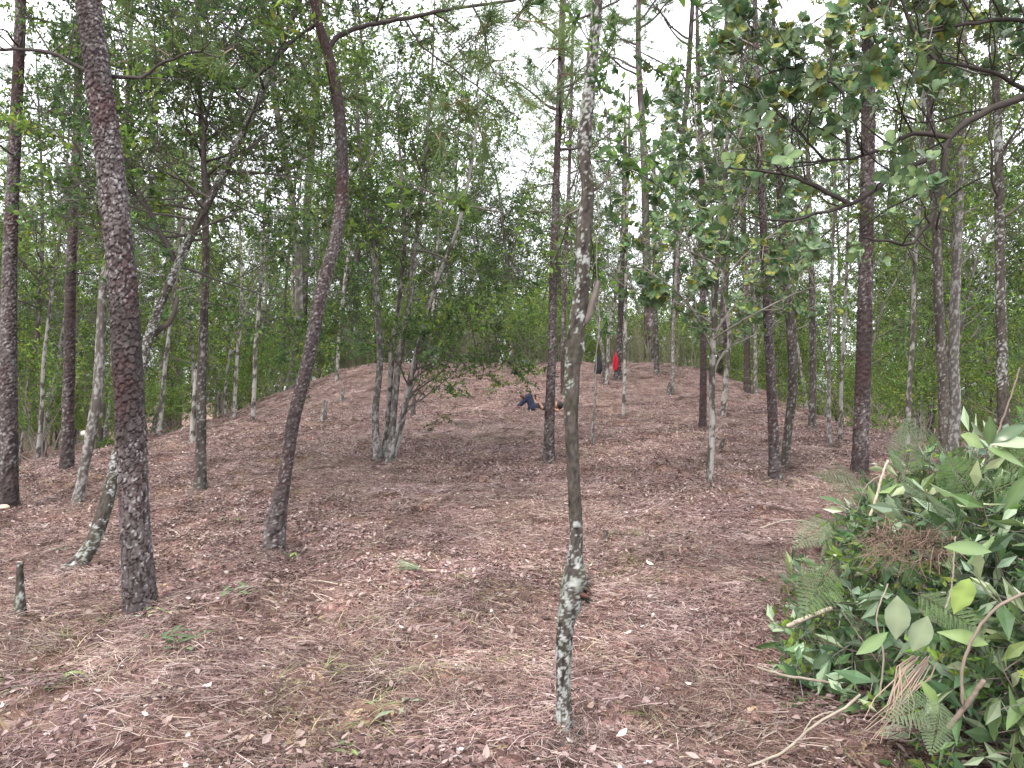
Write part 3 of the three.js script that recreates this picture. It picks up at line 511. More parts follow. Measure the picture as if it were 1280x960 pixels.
tree({ name: 'leaning_tree', label: 'long pale trunk leaning away from its mossy foot and forking far above', style: 'lichen', seed: 118,
  stems: [S1([[92, 714], [112, 685], [128, 645], [140, 600], [158, 530], [176, 460], [190, 410], [203, 375], [232, 310], [262, 250], [290, 195], [318, 135], [345, 75], [372, 5], [390, -40]], [24, 22, 22, 21, 19, 17, 15, 14, 13, 13, 13, 12, 11, 10, 8], 6, { dz: 0.1 })],
  limbs: [{ n: 28, from: 0.45, to: 0.98, len: 1.2, lvl: 1, kids: 5, dens: 0.36, r: 0.014, el: 0.2 }], kinds: [['thin', 2], ['yellow', 1], ['mid', 3]],
  extra(R, b, places) { const o = { n: 8, len: 0.6, lvl: 1, dens: 0.4, kids: 3, r: 0.008 };
    bough(b, [[186, 420], [200, 412], [212, 402], [218, 388], [222, 370]], 7.3, 0.035, 0.018, [0.07, 0.06, 0.052], R, places, { ...o, n: 3, from: 0.6 });
    bough(b, [[262, 250], [255, 205], [258, 150], [270, 100]], 7.6, 0.03, 0.008, DK, R, places, o);
    bough(b, [[222, 330], [200, 290], [175, 250], [140, 225]], 7.4, 0.03, 0.008, DK, R, places, o);
    bough(b, [[318, 135], [290, 110], [255, 60], [230, 10]], 7.9, 0.02, 0.006, DK, R, places, o); } });
tree({ name: 'dark_tree', label: 'straight blackish trunk standing alone on the bare slope between two pines', style: 'dark', seed: 119, flare: 0.35,
  stems: [S1([[250, 617], [251, 560], [252, 490], [254, 420], [257, 340], [256, 240], [250, 120]], [19, 15, 14, 13, 11, 9, 7], 9)], limbs: [{ n: 52, from: 0.36, to: 0.98, len: 1.7, lvl: 1, kids: 5, dens: 0.38, r: 0.02, el: 0.2 }], kinds: [['mid', 4], ['thin', 3], ['grey', 1], ['yellow', 1]] });
// ---------------------------------------------------------------- slimmer trees at the clearing's edge
{
  const leafed = (n, len = 1.5, from = 0.35) => [{ n, from, to: 0.98, len, lvl: 1, kids: 4, dens: 0.36, r: 0.016, el: 0.4 }];
  const edgeLabel = 'slender pale trunk at the foot of the slope below the blackish trunk', edgeGroup = 'pale trunks at the foot of the slope';
  const pale = [
    [[[46, 578], [52, 520], [54, 460], [62, 390], [80, 250]], 8, 9], [[[52, 572], [60, 520], [75, 440], [84, 380], [95, 240]], 9, 9],
    [[[70, 560], [74, 500], [74, 430], [70, 330], [60, 200]], 7, 8], [[[199, 542], [203, 500], [206, 460], [213, 405], [222, 330], [240, 200]], 8, 9],
    [[[224, 530], [225, 490], [226, 440], [227, 395], [230, 300]], 8, 8], [[[316, 528], [318, 480], [319, 440], [324, 380], [330, 280]], 8, 8],
    [[[322, 500], [326, 440], [332, 380], [336, 280]], 6, 8], [[[292, 525], [294, 490], [297, 440], [302, 380], [300, 280]], 7, 8],
    [[[268, 510], [271, 490], [276, 470], [286, 410], [300, 330]], 6, 7],
  ];
  pale.forEach(([sp, w0, h], k) => { const w = w0 * 0.85; return tree0(sp, w, h, k); }); function tree0(sp, w, h, k) { tree({ name: 'pale_tree', label: edgeLabel, group: edgeGroup, style: 'pale', seed: 200 + k, stems: [S1(sp, [w, w * 0.9, w * 0.85, w * 0.8, w * 0.6], h)], limbs: leafed(17), kinds: [['mid', 4], ['thin', 2], ['yellow', 2]] }); }
  tree({ name: 'pale_stump', label: 'short broken white stump standing on the slope behind the blackish trunk', style: 'pale', seed: 215, stems: [S1([[241, 556], [241, 530], [243, 500], [245, 462]], [9, 8, 7, 6], 0.1)] });
  const L = [
    ['pine_tree', 'pine trunk with purple-brown bark behind the bowed pine', 'pine', [[376, 452], [378, 400], [381, 330], [386, 230], [396, 100], [400, 0]], 13, 15, 'pine'],
    ['pine_tree', 'short purple-brown pine trunk beside white stems past the stout pine', 'pine', [[208, 512], [209, 460], [210, 420], [212, 330], [215, 180]], 14, 13, 'pine'],
    ['pale_tree', 'thin whitish leaning stem on the crest beside the bowed pine', 'pale', [[421, 476], [424, 420], [430, 360], [436, 310], [440, 200]], 6, 9, 'mid'],
    ['pale_tree', 'white stem on the crest, close partner of a forked white one', 'pale', [[537, 462], [541, 400], [545, 340], [548, 300], [556, 180]], 7, 8, 'mid'],
    ['pale_tree', 'white stem bending outward on the crest behind the multi-stemmed tree', 'pale', [[541, 464], [547, 410], [556, 350], [571, 300], [590, 200]], 6, 8, 'mid'],
    ['pine_tree', 'thin purple pine stem on the crest behind the lying person', 'pine', [[704, 495], [704, 440], [705, 380], [708, 300], [712, 200], [716, 40]], 7, 12, 'pine'],
    ['pale_tree', 'thin pale pole of a tree standing in front of the hanging red jacket', 'pale', [[779, 522], [781, 470], [782, 400], [783, 310], [786, 200]], 6, 9, 'mid'],
    ['dark_tree', 'red-brown trunk right behind the hanging red jacket', 'pine', [[772, 474], [774, 430], [776, 390], [779, 300], [781, 200]], 9, 10, 'pine'],
    ['pine_tree', 'mauve pine trunk behind the pale-stemmed round-leaved tree', 'pine', [[878, 536], [879, 480], [879, 420], [878, 350], [876, 200], [872, 60]], 10, 12, 'pine'],
    ['pale_tree', 'white crooked trunk just behind the pale-stemmed round-leaved tree', 'pale', [[903, 522], [906, 490], [909, 455], [912, 420], [905, 360], [900, 280]], 9, 7, 'thin'],
    ['pale_tree', 'pale speckled trunk in the hollow behind the tall grey pine', 'pale', [[1134, 585], [1136, 500], [1141, 420], [1143, 340], [1150, 240]], 9, 9, 'yellow'],
    ['grey_tree', 'thin speckled stem with a stump-like foot on the crest', 'grey', [[840, 492], [841, 450], [842, 400], [846, 330], [850, 220]], 5, 7, 'thin'],
    ['grey_tree', 'forked grey sapling that carries the hanging black bag', 'grey', [[756, 480], [754, 445], [748, 410], [744, 360], [740, 280]], 5, 7, 'thin'],
    ['pale_tree', 'pale sapling between the hanging black bag and the red jacket', 'pale', [[758, 482], [760, 450], [761, 420], [768, 380], [778, 300]], 6, 7, 'thin'],
    ['grey_tree', 'slim grey trunk on the downhill side of the dark leaning trunk', 'grey', [[1037, 560], [1036, 520], [1036, 470], [1038, 400], [1042, 280]], 6, 8, 'yellow'],
    ['pale_tree', 'short pale trunk in the hollow before the tall grey pine', 'pale', [[1050, 556], [1051, 520], [1052, 470], [1056, 400], [1060, 280]], 7, 8, 'yellow'],
    ['pine_tree', 'grey pine trunk at the bend of the crest past the round-leaved tree', 'pine', [[934, 492], [934, 440], [933, 390], [930, 300], [928, 150]], 9, 13, 'pine'],
    ['grey_tree', 'twin-toned thin trunk on the crest behind the round-leaved tree', 'grey', [[944, 494], [944, 440], [943, 400], [945, 300]], 6, 8, 'thin'],
    ['dark_tree', 'slim dark trunk in the gap behind the round-leaved tree', 'dark', [[821, 470], [820, 430], [819, 390], [818, 280]], 7, 9, 'mid'],
  ];
  L.forEach(([name, label, style, sp, w0, h, kind], k) => { const w = w0 * (style === 'pale' ? 0.82 : 1); tree({ name, label, style, seed: 230 + k, stems: [S1(sp, [w * 1.1, w, w * 0.9, w * 0.85, w * 0.7, w * 0.6], h)],
    limbs: kind === 'pine' ? [{ ...pineTop, n: 15, from: 0.4, len: 1.9 }, deadLow(5, 0.25, 0.5)] : leafed(15), kinds: kind === 'pine' ? [['pine', 1]] : kind === 'thin' ? [['thin', 3], ['mid', 2]] : [[kind, 3], ['thin', 2]] }); });
}

// ---------------------------------------------------------------- the wood behind: prototypes, then copies
SPRAY.far = [81, 82].map(s => spray(s, { len: 0.9, twigs: 4, leaves: 58, size: 0.1, cols: [...G_MID, ...G_DARK, [0.14, 0.22, 0.03], [0.12, 0.19, 0.03]] })); OF.far = matLeaf;
SPRAY.bush = [86, 87].map(s => spray(s, { len: 0.9, twigs: 4, leaves: 58, size: 0.1, cols: [...G_MID, ...G_YEL] })); OF.bush = matLeaf;
SPRAY.farpine = [84, 85].map(s => tuft(s, 40, 0.3, 0.008)); OF.farpine = matNeedle;
const inClearing = (x, z) => { const d = -z; if (d < 2.5) return Math.abs(x) < 7; if (d < 14) return Math.abs(x) < 8.2 + 0.15 * d; if (d < 36) return Math.abs(x - 0.5) < 10.5 - Math.max(0, d - 24) * 0.1; return d < 38 && Math.abs(x) < 9; };
{
  const R = rng(500), protos = [], spotFor = () => V(0, 0, 0);
  const mk = (name, label, style, seed, h, r, limbs, kinds, group, tint) => { const pts = [V(0, 0, 0)]; const q = V(0, 0, 0), d = V(0, 1, 0); for (let k = 0; k < 6; k++) { d.add(randDir(R).multiplyScalar(style === 'pine' ? 0.07 : 0.2)); d.y = Math.max(0.8, d.y); d.normalize(); q.addScaledVector(d, h / 6); pts.push(q.clone()); }
    const t = tree({ name, label, group, style, seed, step: 0.05, flare: 0.3, stems: [{ pts, radii: pts.map((_, k) => r * (1 - 0.8 * k / 6)) }], limbs, kinds, tint, whole: true }); return t; };
  const bl = (n, len, from) => [{ n, from, to: 0.98, len, lvl: 1, kids: 4, dens: 0.3, r: 0.02, el: 0.4 }];
  const A = c => c + ' in the wood that rings the clearing', AP = c => c + ' in the wood that rings the clearing';
  protos.push([mk('wood_tree', A('leafy tree with a slender pale trunk'), 'pale', 301, 9, 0.07, bl(26, 1.7, 0.28), [['far', 3], ['thin', 1]], 'leafy trees of the wood'), 3], [mk('wood_tree', A('full-crowned leafy tree with a grey trunk'), 'grey', 302, 11, 0.09, bl(28, 2.0, 0.3), [['far', 1]], 'leafy trees of the wood', [1.2, 1.2, 1]), 3],
    [mk('wood_tree', A('leafy tree with a thin blackish trunk'), 'dark', 303, 8, 0.07, bl(26, 1.6, 0.2), [['far', 3], ['thin', 2]], 'leafy trees of the wood', [1, 1.05, 1]), 2], [mk('wood_tree', A('low yellow-green leafy tree with a thin pale stem'), 'pale', 304, 7, 0.05, bl(24, 1.3, 0.2), [['far', 2], ['yellow', 2]], 'leafy trees of the wood', [1.2, 1.15, 1]), 3],
    [mk('wood_pine', AP('tall thin pine with a high wispy crown'), 'pine', 311, 17, 0.13, [{ ...pineTop, n: 24, from: 0.45, len: 2.6 }, deadLow(6, 0.2, 0.45, 1.2)], [['farpine', 1]], 'pines of the wood'), 2], [mk('wood_pine', AP('slim pine with wispy needles well down its trunk'), 'pine', 312, 14, 0.1, [{ ...pineTop, n: 24, from: 0.35, len: 2.2 }, deadLow(6, 0.15, 0.4, 1.2)], [['farpine', 1]], 'pines of the wood'), 2]);
  protos.push([mk('wood_tree', A('half-bare twiggy tree with a grey stem'), 'grey', 305, 9, 0.06, [{ n: 22, from: 0.15, to: 0.98, len: 1.7, lvl: 1, kids: 5, dens: 0.22, r: 0.018, el: 0.5 }], [['thin', 2], ['grey', 3]], 'leafy trees of the wood'), 4], [mk('wood_tree', A('sparse-leaved tree with a mottled pale trunk'), 'pale', 306, 8, 0.055, [{ n: 22, from: 0.2, to: 0.98, len: 1.5, lvl: 1, kids: 5, dens: 0.22, r: 0.018, el: 0.5 }], [['thin', 2], ['yellow', 2]], 'leafy trees of the wood', [1.2, 1.2, 1.1]), 3]);
  const bag = protos.flatMap(([p, w]) => Array(w).fill(p)), first = new Set(); const taken = []; let n = 0;
  const place = (x, z) => { const p = bag[Math.floor(R() * bag.length)]; let o; if (!first.has(p)) { o = p; first.add(p); } else { o = p.clone(); o.name = numbered(p.name.replace(/_\d+$/, '')); scene.add(o); } o.position.copy(onGround(x, z, -0.03)); o.rotation.y = R() * 6.28; o.scale.setScalar((0.8 + R() * 0.45) * (z < -34 ? (Math.abs(x) < 14 && z > -62 ? 1.45 + R() * 0.5 : 1.15 + R() * 0.5) : 1)); n++; };
  for (let tries = 0; tries < 6000 && n < 168; tries++) {
    const d = 12 + 62 * Math.pow(R(), 0.8), x = (R() * 2 - 1) * (0.7 * d + 3), z = -d;
    if (inClearing(x, z) || taken.some(t => (t[0] - x) ** 2 + (t[1] - z) ** 2 < (d < 25 ? 3.2 : 2.6))) continue;
    taken.push([x, z]); place(x, z);
  }
  for (const p of protos) if (!first.has(p[0])) scene.remove(p[0]);
  // shrubs under the trees
  const S = ['rounded mid-green bush in the undergrowth round the clearing', 'loose mid-green bush with arching stems in the undergrowth round the clearing', 'yellow-green small bush in the undergrowth round the clearing'], sp = [];
  for (let k = 0; k < 3; k++) {
    const root = thing('shrub', S[k], 'bush', V(0, 0, 0), 'undergrowth bushes'), b = new Builder(), places = [], r2 = rng(600 + k);
    for (let j = 0; j < 9; j++) { const az = r2() * 6.28, el = 0.7 + r2() * 0.7; grow(r2, b, V((r2() - 0.5) * 0.3, -0.05, (r2() - 0.5) * 0.3), V(Math.cos(az) * Math.cos(el), Math.sin(el), Math.sin(az) * Math.cos(el)), 1.2 + r2() * 1.3, 0.014, 1, { wiggle: 0.2, up: 0.02, kids: 4, dens: 0.35, col: [0.2, 0.175, 0.15] }, places); }
    part('stems', b.geo(true), matBark, root); foliage(root, k === 2 ? 'yellow' : 'bush', places.map(p => [p[0], p[1], p[2] * (k === 2 ? 1.2 : 0.75)]), V(0, 0, 0), [1, 1, 1], r2, 'foliage', true); sp.push(root);
  }
  let m = 0; const st = [];
  for (let tries = 0; tries < 6000 && m < 140; tries++) {
    const crest = m < 34, d = crest ? 38.3 + 8 * R() : 13 + 50 * Math.pow(R(), 0.9), x = crest ? -11 + 22 * R() : (R() * 2 - 1) * (0.7 * d + 2), z = -d;
    if (inClearing(x, z) || st.some(t => (t[0] - x) ** 2 + (t[1] - z) ** 2 < 2.2)) continue;
    st.push([x, z]); const p = sp[m % 3]; let o = p; if (m >= 3) { o = p.clone(); o.name = numbered('shrub'); scene.add(o); }
    o.position.copy(onGround(x, z, -0.02)); o.rotation.y = R() * 6.28; o.scale.setScalar(0.7 + R() * 0.8); m++;
  }
  // far-off woodland that reads as one mass
  const fw = new THREE.Group(); fw.name = 'far_woodland'; scene.add(fw); tag(fw, 'far woodland foliage seen through the trunks behind the crest', 'woodland', null, 'stuff');
  const crown = protos[1][0].children.find(c => c.name === 'foliage').geometry, spots = [];
  for (let k = 0; k < 145; k++) { const d = 64 + R() * 50, x = (R() * 2 - 1) * (0.78 * d + 6); spots.push([x, -d]); }
  const fi = new THREE.InstancedMesh(crown, matLeaf, spots.length), q4 = new THREE.Matrix4(), fc = new THREE.Color(); fi.name = 'crowns'; shadow(fi); fw.add(fi);
  spots.forEach(([x, z], i) => { const s = 1 + R() * 0.6, v = 0.8 + R() * 0.5; fi.setMatrixAt(i, q4.compose(V(x, broad(x, z) - 2.5 - R() * 2, z), new THREE.Quaternion().setFromAxisAngle(V(0, 1, 0), R() * 6.28), V(s * 1.2, s, s * 1.2))); fi.setColorAt(i, fc.setRGB(v, v, v)); });
  // dry stalks on the crest
  const bs = new Builder(); for (let k = 0; k < 14; k++) { const p = V((R() - 0.5) * 0.9, -0.05, (R() - 0.5) * 0.9), d = V((R() - 0.5) * 0.25, 1, (R() - 0.5) * 0.25), q = [], h = 1.2 + R() * 1.6; for (let j = 0; j <= 5; j++) { q.push(p.clone()); d.add(randDir(R).multiplyScalar(0.12)).normalize(); p.addScaledVector(d, h / 5); } const v = 0.7 + R() * 0.5; bs.tube(q, [0.014, 0.013, 0.012, 0.011, 0.009, 0.004], 4, [0.25 * v, 0.22 * v, 0.17 * v]); for (let j = 0; j < 16; j++) bs.leaf(q[1 + Math.floor(R() * 4)], randDir(R), randDir(R), 0.12 + R() * 0.1, 0.025, R() < 0.25 ? [0.24, 0.21, 0.13] : [0.1, 0.16, 0.04], 2); }
  SPRAY.stalk = [bs.geo(false)]; OF.stalk = matLeaf; const ps = []; for (let k = 0; k < 60; k++) { const x = -9 + 18 * R(), z = -37.5 - R() * 5; ps.push([onGround(x, z), V(0, 1, 0), 0.7 + R() * 0.5]); }
  const tk = new THREE.Group(); tk.name = 'dry_stalks'; scene.add(tk); tag(tk, 'thicket of dry tan stalks along the back of the crest', 'thicket', null, 'stuff');
  // stalks stand upright: turn about the vertical only
  const im = new THREE.InstancedMesh(SPRAY.stalk[0], matLeaf, ps.length); im.name = 'stalks'; shadow(im); const m4 = new THREE.Matrix4(); ps.forEach(([p, , s], i) => im.setMatrixAt(i, m4.compose(p, new THREE.Quaternion().setFromAxisAngle(V(0, 1, 0), R() * 6.28), V(s, s, s)))); tk.add(im);
}
// ---------------------------------------------------------------- litter on the ground
{
  const R = rng(700), tone = () => { const t = R(); const c = t < 0.42 ? [0.19, 0.122, 0.112] : t < 0.66 ? [0.108, 0.064, 0.058] : t < 0.9 ? [0.33, 0.262, 0.24] : [0.25, 0.205, 0.15], v = 0.75 + R() * 0.5; return [c[0] * v, c[1] * v, c[2] * v]; };
  const S = 0.62, patch = (nn, nl) => {      // a square of the litter: needles, and leaves whole and broken
    const b = new Builder(), dark = R() < 0.5 ? 0.85 : 1.05;
    for (let k = 0; k < nn; k++) { const a = R() * 6.28, p = V((R() - 0.5) * S, R() * R() * 0.035, (R() - 0.5) * S), l = 0.05 + R() * 0.12, c = tone(), bend = (R() - 0.5) * 1.1, w = 0.0007 + R() * 0.0009; let prev = null;
      for (let j = 0; j <= 2; j++) { const an = a + bend * j / 2, y = p.y + (R() - 0.35) * 0.014, s = V(-Math.sin(an) * w, R() * w, Math.cos(an) * w), u = b.v(p.x - s.x, y - s.y, p.z - s.z, c), q = b.v(p.x + s.x, y + s.y, p.z + s.z, c); if (prev) { b.tri(prev[0], prev[1], q); b.tri(prev[0], q, u); } prev = [u, q]; p.x += Math.cos(an) * l / 2; p.z += Math.sin(an) * l / 2; } }
    for (let k = 0; k < nl; k++) { const a = R() * 6.28, t = R(), c = t < 0.42 ? [0.168, 0.104, 0.095] : t < 0.73 ? [0.08, 0.049, 0.045] : t < 0.972 ? [0.28, 0.212, 0.196] : [0.43, 0.38, 0.36], v = (0.8 + R() * 0.4) * dark, l = 0.015 + R() * R() * 0.055;
      b.leaf(V((R() - 0.5) * S, 0.004 + R() * 0.03, (R() - 0.5) * S), V(Math.cos(a), (R() - 0.4) * 0.7, Math.sin(a)).normalize(), V((R() - 0.5) * 1.3, 1, (R() - 0.5) * 1.3).normalize(), l, l * (0.35 + R() * 0.3), [c[0] * v, c[1] * v, c[2] * v], 3, null, (R() - 0.4) * 0.9, (R() - 0.5) * 0.7); }
    return b.geo(false); };
  {
    const root = new THREE.Group(); root.name = 'leaf_litter'; scene.add(root); tag(root, 'mat of fallen reddish pine needles and curled dead leaves', 'leaf litter', null, 'stuff');
    const geos = [patch(900, 110), patch(820, 150), patch(720, 220), patch(560, 300), patch(420, 380), patch(300, 440)], lists = geos.map(() => []), m4 = new THREE.Matrix4(), col = new THREE.Color(), cell = 0.5;
    for (let x = -15; x < 15; x += cell) for (let z = 1.5; z > -40; z -= cell) {
      const X = x + (R() - 0.5) * 0.2, Z = z + (R() - 0.5) * 0.2; if (Math.abs(X) > 0.72 * Math.max(0, -Z) + 2.5) continue;
      lists[clamp(Math.floor((fbm(X * 0.45, 9, Z * 0.45, 3) - 0.5) * 11 + 2.6 + R() * 1.4 - 0.4 + 1.2 * sstep(4.5, 3, -Z)), 0, 5)].push([X, Z]);
    }
    { // needles heaped against the feet of the trunks
      const small = [patch(260, 40), patch(220, 60)], F = []; for (const [x, z, r] of feet) for (let k = 0; k < 11; k++) { const a = k / 11 * 6.28 + R(), q = r * 1.2 + 0.05 + R() * 0.05; F.push([x + Math.cos(a) * q, z + Math.sin(a) * q, a]); }
      small.forEach((g, gi) => { const L = F.filter((_, i) => i % 2 === gi), im = new THREE.InstancedMesh(g, matLitter, L.length); im.name = 'pieces'; shadow(im); root.add(im); L.forEach(([x, z, a], i) => { const s = 0.38 + R() * 0.25, n2 = V(Math.cos(a) * (0.2 + R() * 0.25), 1, Math.sin(a) * (0.2 + R() * 0.25)).normalize(); im.setMatrixAt(i, m4.compose(onGround(x, z, 0.004 + R() * 0.01), new THREE.Quaternion().setFromUnitVectors(V(0, 1, 0), n2).multiply(new THREE.Quaternion().setFromAxisAngle(V(0, 1, 0), R() * 6.28)), V(s, s, s))); const v = 0.75 + R() * 0.4; im.setColorAt(i, col.setRGB(v, v, v)); }); });
    }
    lists.forEach((L, g) => { if (!L.length) return; const im = new THREE.InstancedMesh(geos[g], matLitter, L.length); im.name = 'pieces'; shadow(im);
      L.forEach(([x, z], i) => { const e = 0.2, n2 = V(ground(x - e, z) - ground(x + e, z), 2 * e, ground(x, z - e) - ground(x, z + e)).normalize(), q = new THREE.Quaternion().setFromUnitVectors(V(0, 1, 0), n2).multiply(new THREE.Quaternion().setFromAxisAngle(V(0, 1, 0), Math.floor(R() * 4) * 1.5708 + (R() - 0.5) * 0.5)); im.setMatrixAt(i, m4.compose(V(x, Math.max(ground(x, z), (ground(x + e, z) + ground(x - e, z) + ground(x, z + e) + ground(x, z - e)) / 4) + 0.012, z), q, V(1, 1, 1))); const v = 0.62 + R() * 0.3 + 0.75 * (fbm(x * 1.1, 31, z * 1.1, 3) - 0.25); im.setColorAt(i, col.setRGB(v, v * (0.96 + R() * 0.06), v * (0.94 + R() * 0.1))); }); root.add(im); });
  }
  const scatter = (name, label, category, geos, n, keep, size) => {
    const root = new THREE.Group(); root.name = name; scene.add(root); tag(root, label, category, null, 'stuff'); const lists = geos.map(() => []);
    let k = 0; for (let t = 0; t < n * 8 && k < n; t++) { const x = -15 + 30 * R(), z = 2 - 40 * R(); if (Math.abs(x) > 0.72 * Math.max(0, -z) + 3 || !keep(x, z)) continue; lists[k % geos.length].push([x, z]); k++; }
    const m4 = new THREE.Matrix4();
    lists.forEach((L, g) => { const im = new THREE.InstancedMesh(geos[g], matLitter, L.length); im.name = 'pieces'; shadow(im); L.forEach(([x, z], i) => { const s = size * (0.75 + R() * 0.5); im.setMatrixAt(i, m4.compose(onGround(x, z, 0.004), new THREE.Quaternion().setFromAxisAngle(V(0, 1, 0), R() * 6.28), V(s, s, s))); }); root.add(im); });
  };
  const grass = () => { const b = new Builder(); for (let k = 0; k < 16; k++) { const a = R() * 6.28, c = R() < 0.55 ? [0.34, 0.29, 0.17] : [0.13, 0.16, 0.06]; b.leaf(V((R() - 0.5) * 0.12, 0, (R() - 0.5) * 0.12), V(Math.cos(a) * 0.9, 0.25 + R() * 0.6, Math.sin(a) * 0.9).normalize(), V(0, 1, 0), 0.1 + R() * 0.14, 0.006, c, 3, t => 1 - t * 0.8, 0.2, 0.3 + R() * 0.4); } return b.geo(false); };
  scatter('dry_grass', 'cut dry grass blades tufted here and there in the litter', 'grass', [grass(), grass()], 1500, (x, z) => fbm(x * 0.6, 21, z * 0.6, 3) > 0.56, 1);
}
// ---------------------------------------------------------------- brush pile
const matPile = leafy({ clearcoat: 0.9, clearcoatRoughness: 0.26, transmission: 0.3 });
{
  const R = rng(800), CX = 3.2, CZ = -3.95, RX = 1.62, RZ = 1.75, HT = 1.17, root = thing('brush_pile', 'waist-high heap of cut green branches, broad leaves, ferns and sticks', 'brush pile', onGround(CX, CZ)), base = root.position;
    const surf = (out = 1) => { const y = HT * R(), rho = Math.pow(1 - y / HT, 1 / 3.4) * out, a = R() * 6.28, x = Math.cos(a) * RX * rho, z = Math.sin(a) * RZ * rho; const n = V(Math.cos(a) * Math.pow(rho, 1.2), 0.25 + 0.9 * (1 - rho), Math.sin(a) * Math.pow(rho, 1.2)).normalize(); return [V(x, y * 0.98 + (ground(CX + x, CZ + z) - base.y), z), n]; };
  // sprays of smaller leaves
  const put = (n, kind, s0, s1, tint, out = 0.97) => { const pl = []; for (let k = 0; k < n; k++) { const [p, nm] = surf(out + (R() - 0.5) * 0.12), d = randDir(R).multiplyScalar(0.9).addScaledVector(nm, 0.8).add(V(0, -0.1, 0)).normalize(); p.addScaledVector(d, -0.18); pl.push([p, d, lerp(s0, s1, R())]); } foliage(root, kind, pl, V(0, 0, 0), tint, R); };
  SPRAY.pilebig = [91, 92, 93].map(s => spray(s, { cols: [[0.075, 0.135, 0.045], [0.105, 0.175, 0.06], [0.05, 0.095, 0.04], [0.22, 0.28, 0.17], [0.15, 0.22, 0.08]], leaves: 17, size: 0.15, ratio: 0.34, len: 0.42, twigs: 3 })); OF.pilebig = matPile;
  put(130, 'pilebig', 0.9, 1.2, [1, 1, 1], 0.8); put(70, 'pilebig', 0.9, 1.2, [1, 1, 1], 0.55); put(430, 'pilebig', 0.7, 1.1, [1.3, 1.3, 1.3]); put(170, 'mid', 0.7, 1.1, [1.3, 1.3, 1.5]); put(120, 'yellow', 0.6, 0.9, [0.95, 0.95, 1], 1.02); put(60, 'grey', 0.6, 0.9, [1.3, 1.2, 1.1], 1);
  // broad leaves
  const shapes = [[0.36, t => Math.sin(Math.PI * Math.pow(t, 0.9))], [0.3, t => Math.pow(Math.sin(Math.PI * Math.pow(t, 1.2)), 0.9)], [0.5, obovate], [0.27, t => Math.sin(Math.PI * Math.pow(t, 0.8))]], tones = [[0.08, 0.14, 0.05], [0.11, 0.18, 0.06], [0.052, 0.095, 0.04], [0.23, 0.29, 0.18], [0.14, 0.21, 0.065]], geos = [];
  shapes.forEach(([w, f], i) => tones.forEach((c, j) => { const b = new Builder(); b.leaf(V(0, 0, 0), V(0, 0, 1), V(0, 1, 0), 1, w, c, 7, f, 0.2 + 0.1 * ((i + j) % 3), 0.1 + 0.12 * (j % 3)); geos.push(b.geo(true)); }));
  const pale = new Builder(); pale.leaf(V(0, 0, 0), V(0, 0, 1), V(0, 1, 0), 1, 0.56, [0.24, 0.34, 0.09], 8, obovate, 0.06, 0.05); const paleGeo = pale.geo(true);
  const lay = (p, d, n, l, g) => { const m = part('leaf', g, matPile, root), s = V().crossVectors(n, d).normalize(), u = V().crossVectors(d, s); m.quaternion.setFromRotationMatrix(new THREE.Matrix4().makeBasis(s, u, d)); m.position.copy(p); m.scale.setScalar(l); return m; };
  for (let k = 0; k < 270; k++) {
    let p, n; do { [p, n] = surf(1 + R() * 0.07); } while (n.x - n.z * 0.2 > 0.72 && R() < 0.75);
    const d = randDir(R).addScaledVector(n, 0.55).add(V(0, -0.35, 0)).normalize(), nn = n.clone().add(V(0, 0.5, 0)).addScaledVector(randDir(R), 0.5).normalize(), l = 0.12 + R() * 0.11;
    lay(p.addScaledVector(d, -l * 0.3), d, nn, l, geos[Math.floor(R() * geos.length)]);
  }
  const rel = (px, py, d) => at(px, py, d).sub(base);
  { const m = lay(rel(1192, 768, 3.0), V(0.22, 0.85, 0.25).normalize(), V(-0.1, 0.1, 1).normalize(), 0.16, paleGeo); m.userData.label = 'pale yellow-green oval leaf'; }
  for (const [px, py, dx, dy, l] of [[1120, 800, -0.1, 1, 0.19], [1140, 815, 0.15, 0.9, 0.17], [1170, 790, 0.9, -0.1, 0.2], [1110, 790, -0.8, -0.3, 0.17], [1236, 555, 0.8, 0.6, 0.16], [1236, 555, 1, 0.1, 0.17], [1236, 557, -0.2, 1, 0.13], [1234, 560, 0.9, -0.4, 0.15], [1230, 560, -0.8, 0.5, 0.12], [1150, 850, 0.5, -0.8, 0.15], [1240, 690, -0.9, 0.2, 0.2], [1255, 640, 0.3, 0.9, 0.18]]) lay(rel(px, py, 3.05), V(dx, dy, 0.25 + R() * 0.2).normalize(), V(-dy * 0.3, 0.5, 0.9).normalize(), l, geos[Math.floor(R() * geos.length)]);
  // fern fronds
  const frond = (seed, c) => { const r = rng(seed), b = new Builder(), pts = []; for (let k = 0; k <= 16; k++) { const t = k / 16; pts.push(V(0, -0.28 * t * t, t)); } b.tube(pts, pts.map((_, k) => 0.006 * (1 - k / 18)), 4, [0.16, 0.17, 0.08]);
    for (let k = 2; k <= 16; k++) for (const s of [-1, 1]) { const t = k / 16, L = 0.34 * Math.sin(Math.PI * Math.pow(t, 0.62)) + 0.03, d = V(s * 0.92, -0.12 + (r() - 0.5) * 0.1, 0.42).normalize(), o = pts[k], n = 13; b.tube([o, o.clone().addScaledVector(d, L)], [0.0025, 0.001], 3, [0.14, 0.17, 0.07]);
      for (let j = 1; j <= n; j++) for (const q of [-1, 1]) { const f = j / n, p = o.clone().addScaledVector(d, L * f), e = V(s * 0.3, 0, q).addScaledVector(d, 0.25).normalize(), v = 0.85 + r() * 0.3; b.leaf(p, e, V(0, 1, 0).addScaledVector(randDir(r), 0.15).normalize(), 0.045 * (1.1 - f * 0.6) * (0.6 + L * 1.6), 0.016, [c[0] * v, c[1] * v, c[2] * v], 2, null, 0.1, 0.1); } }
    return b.geo(false); };
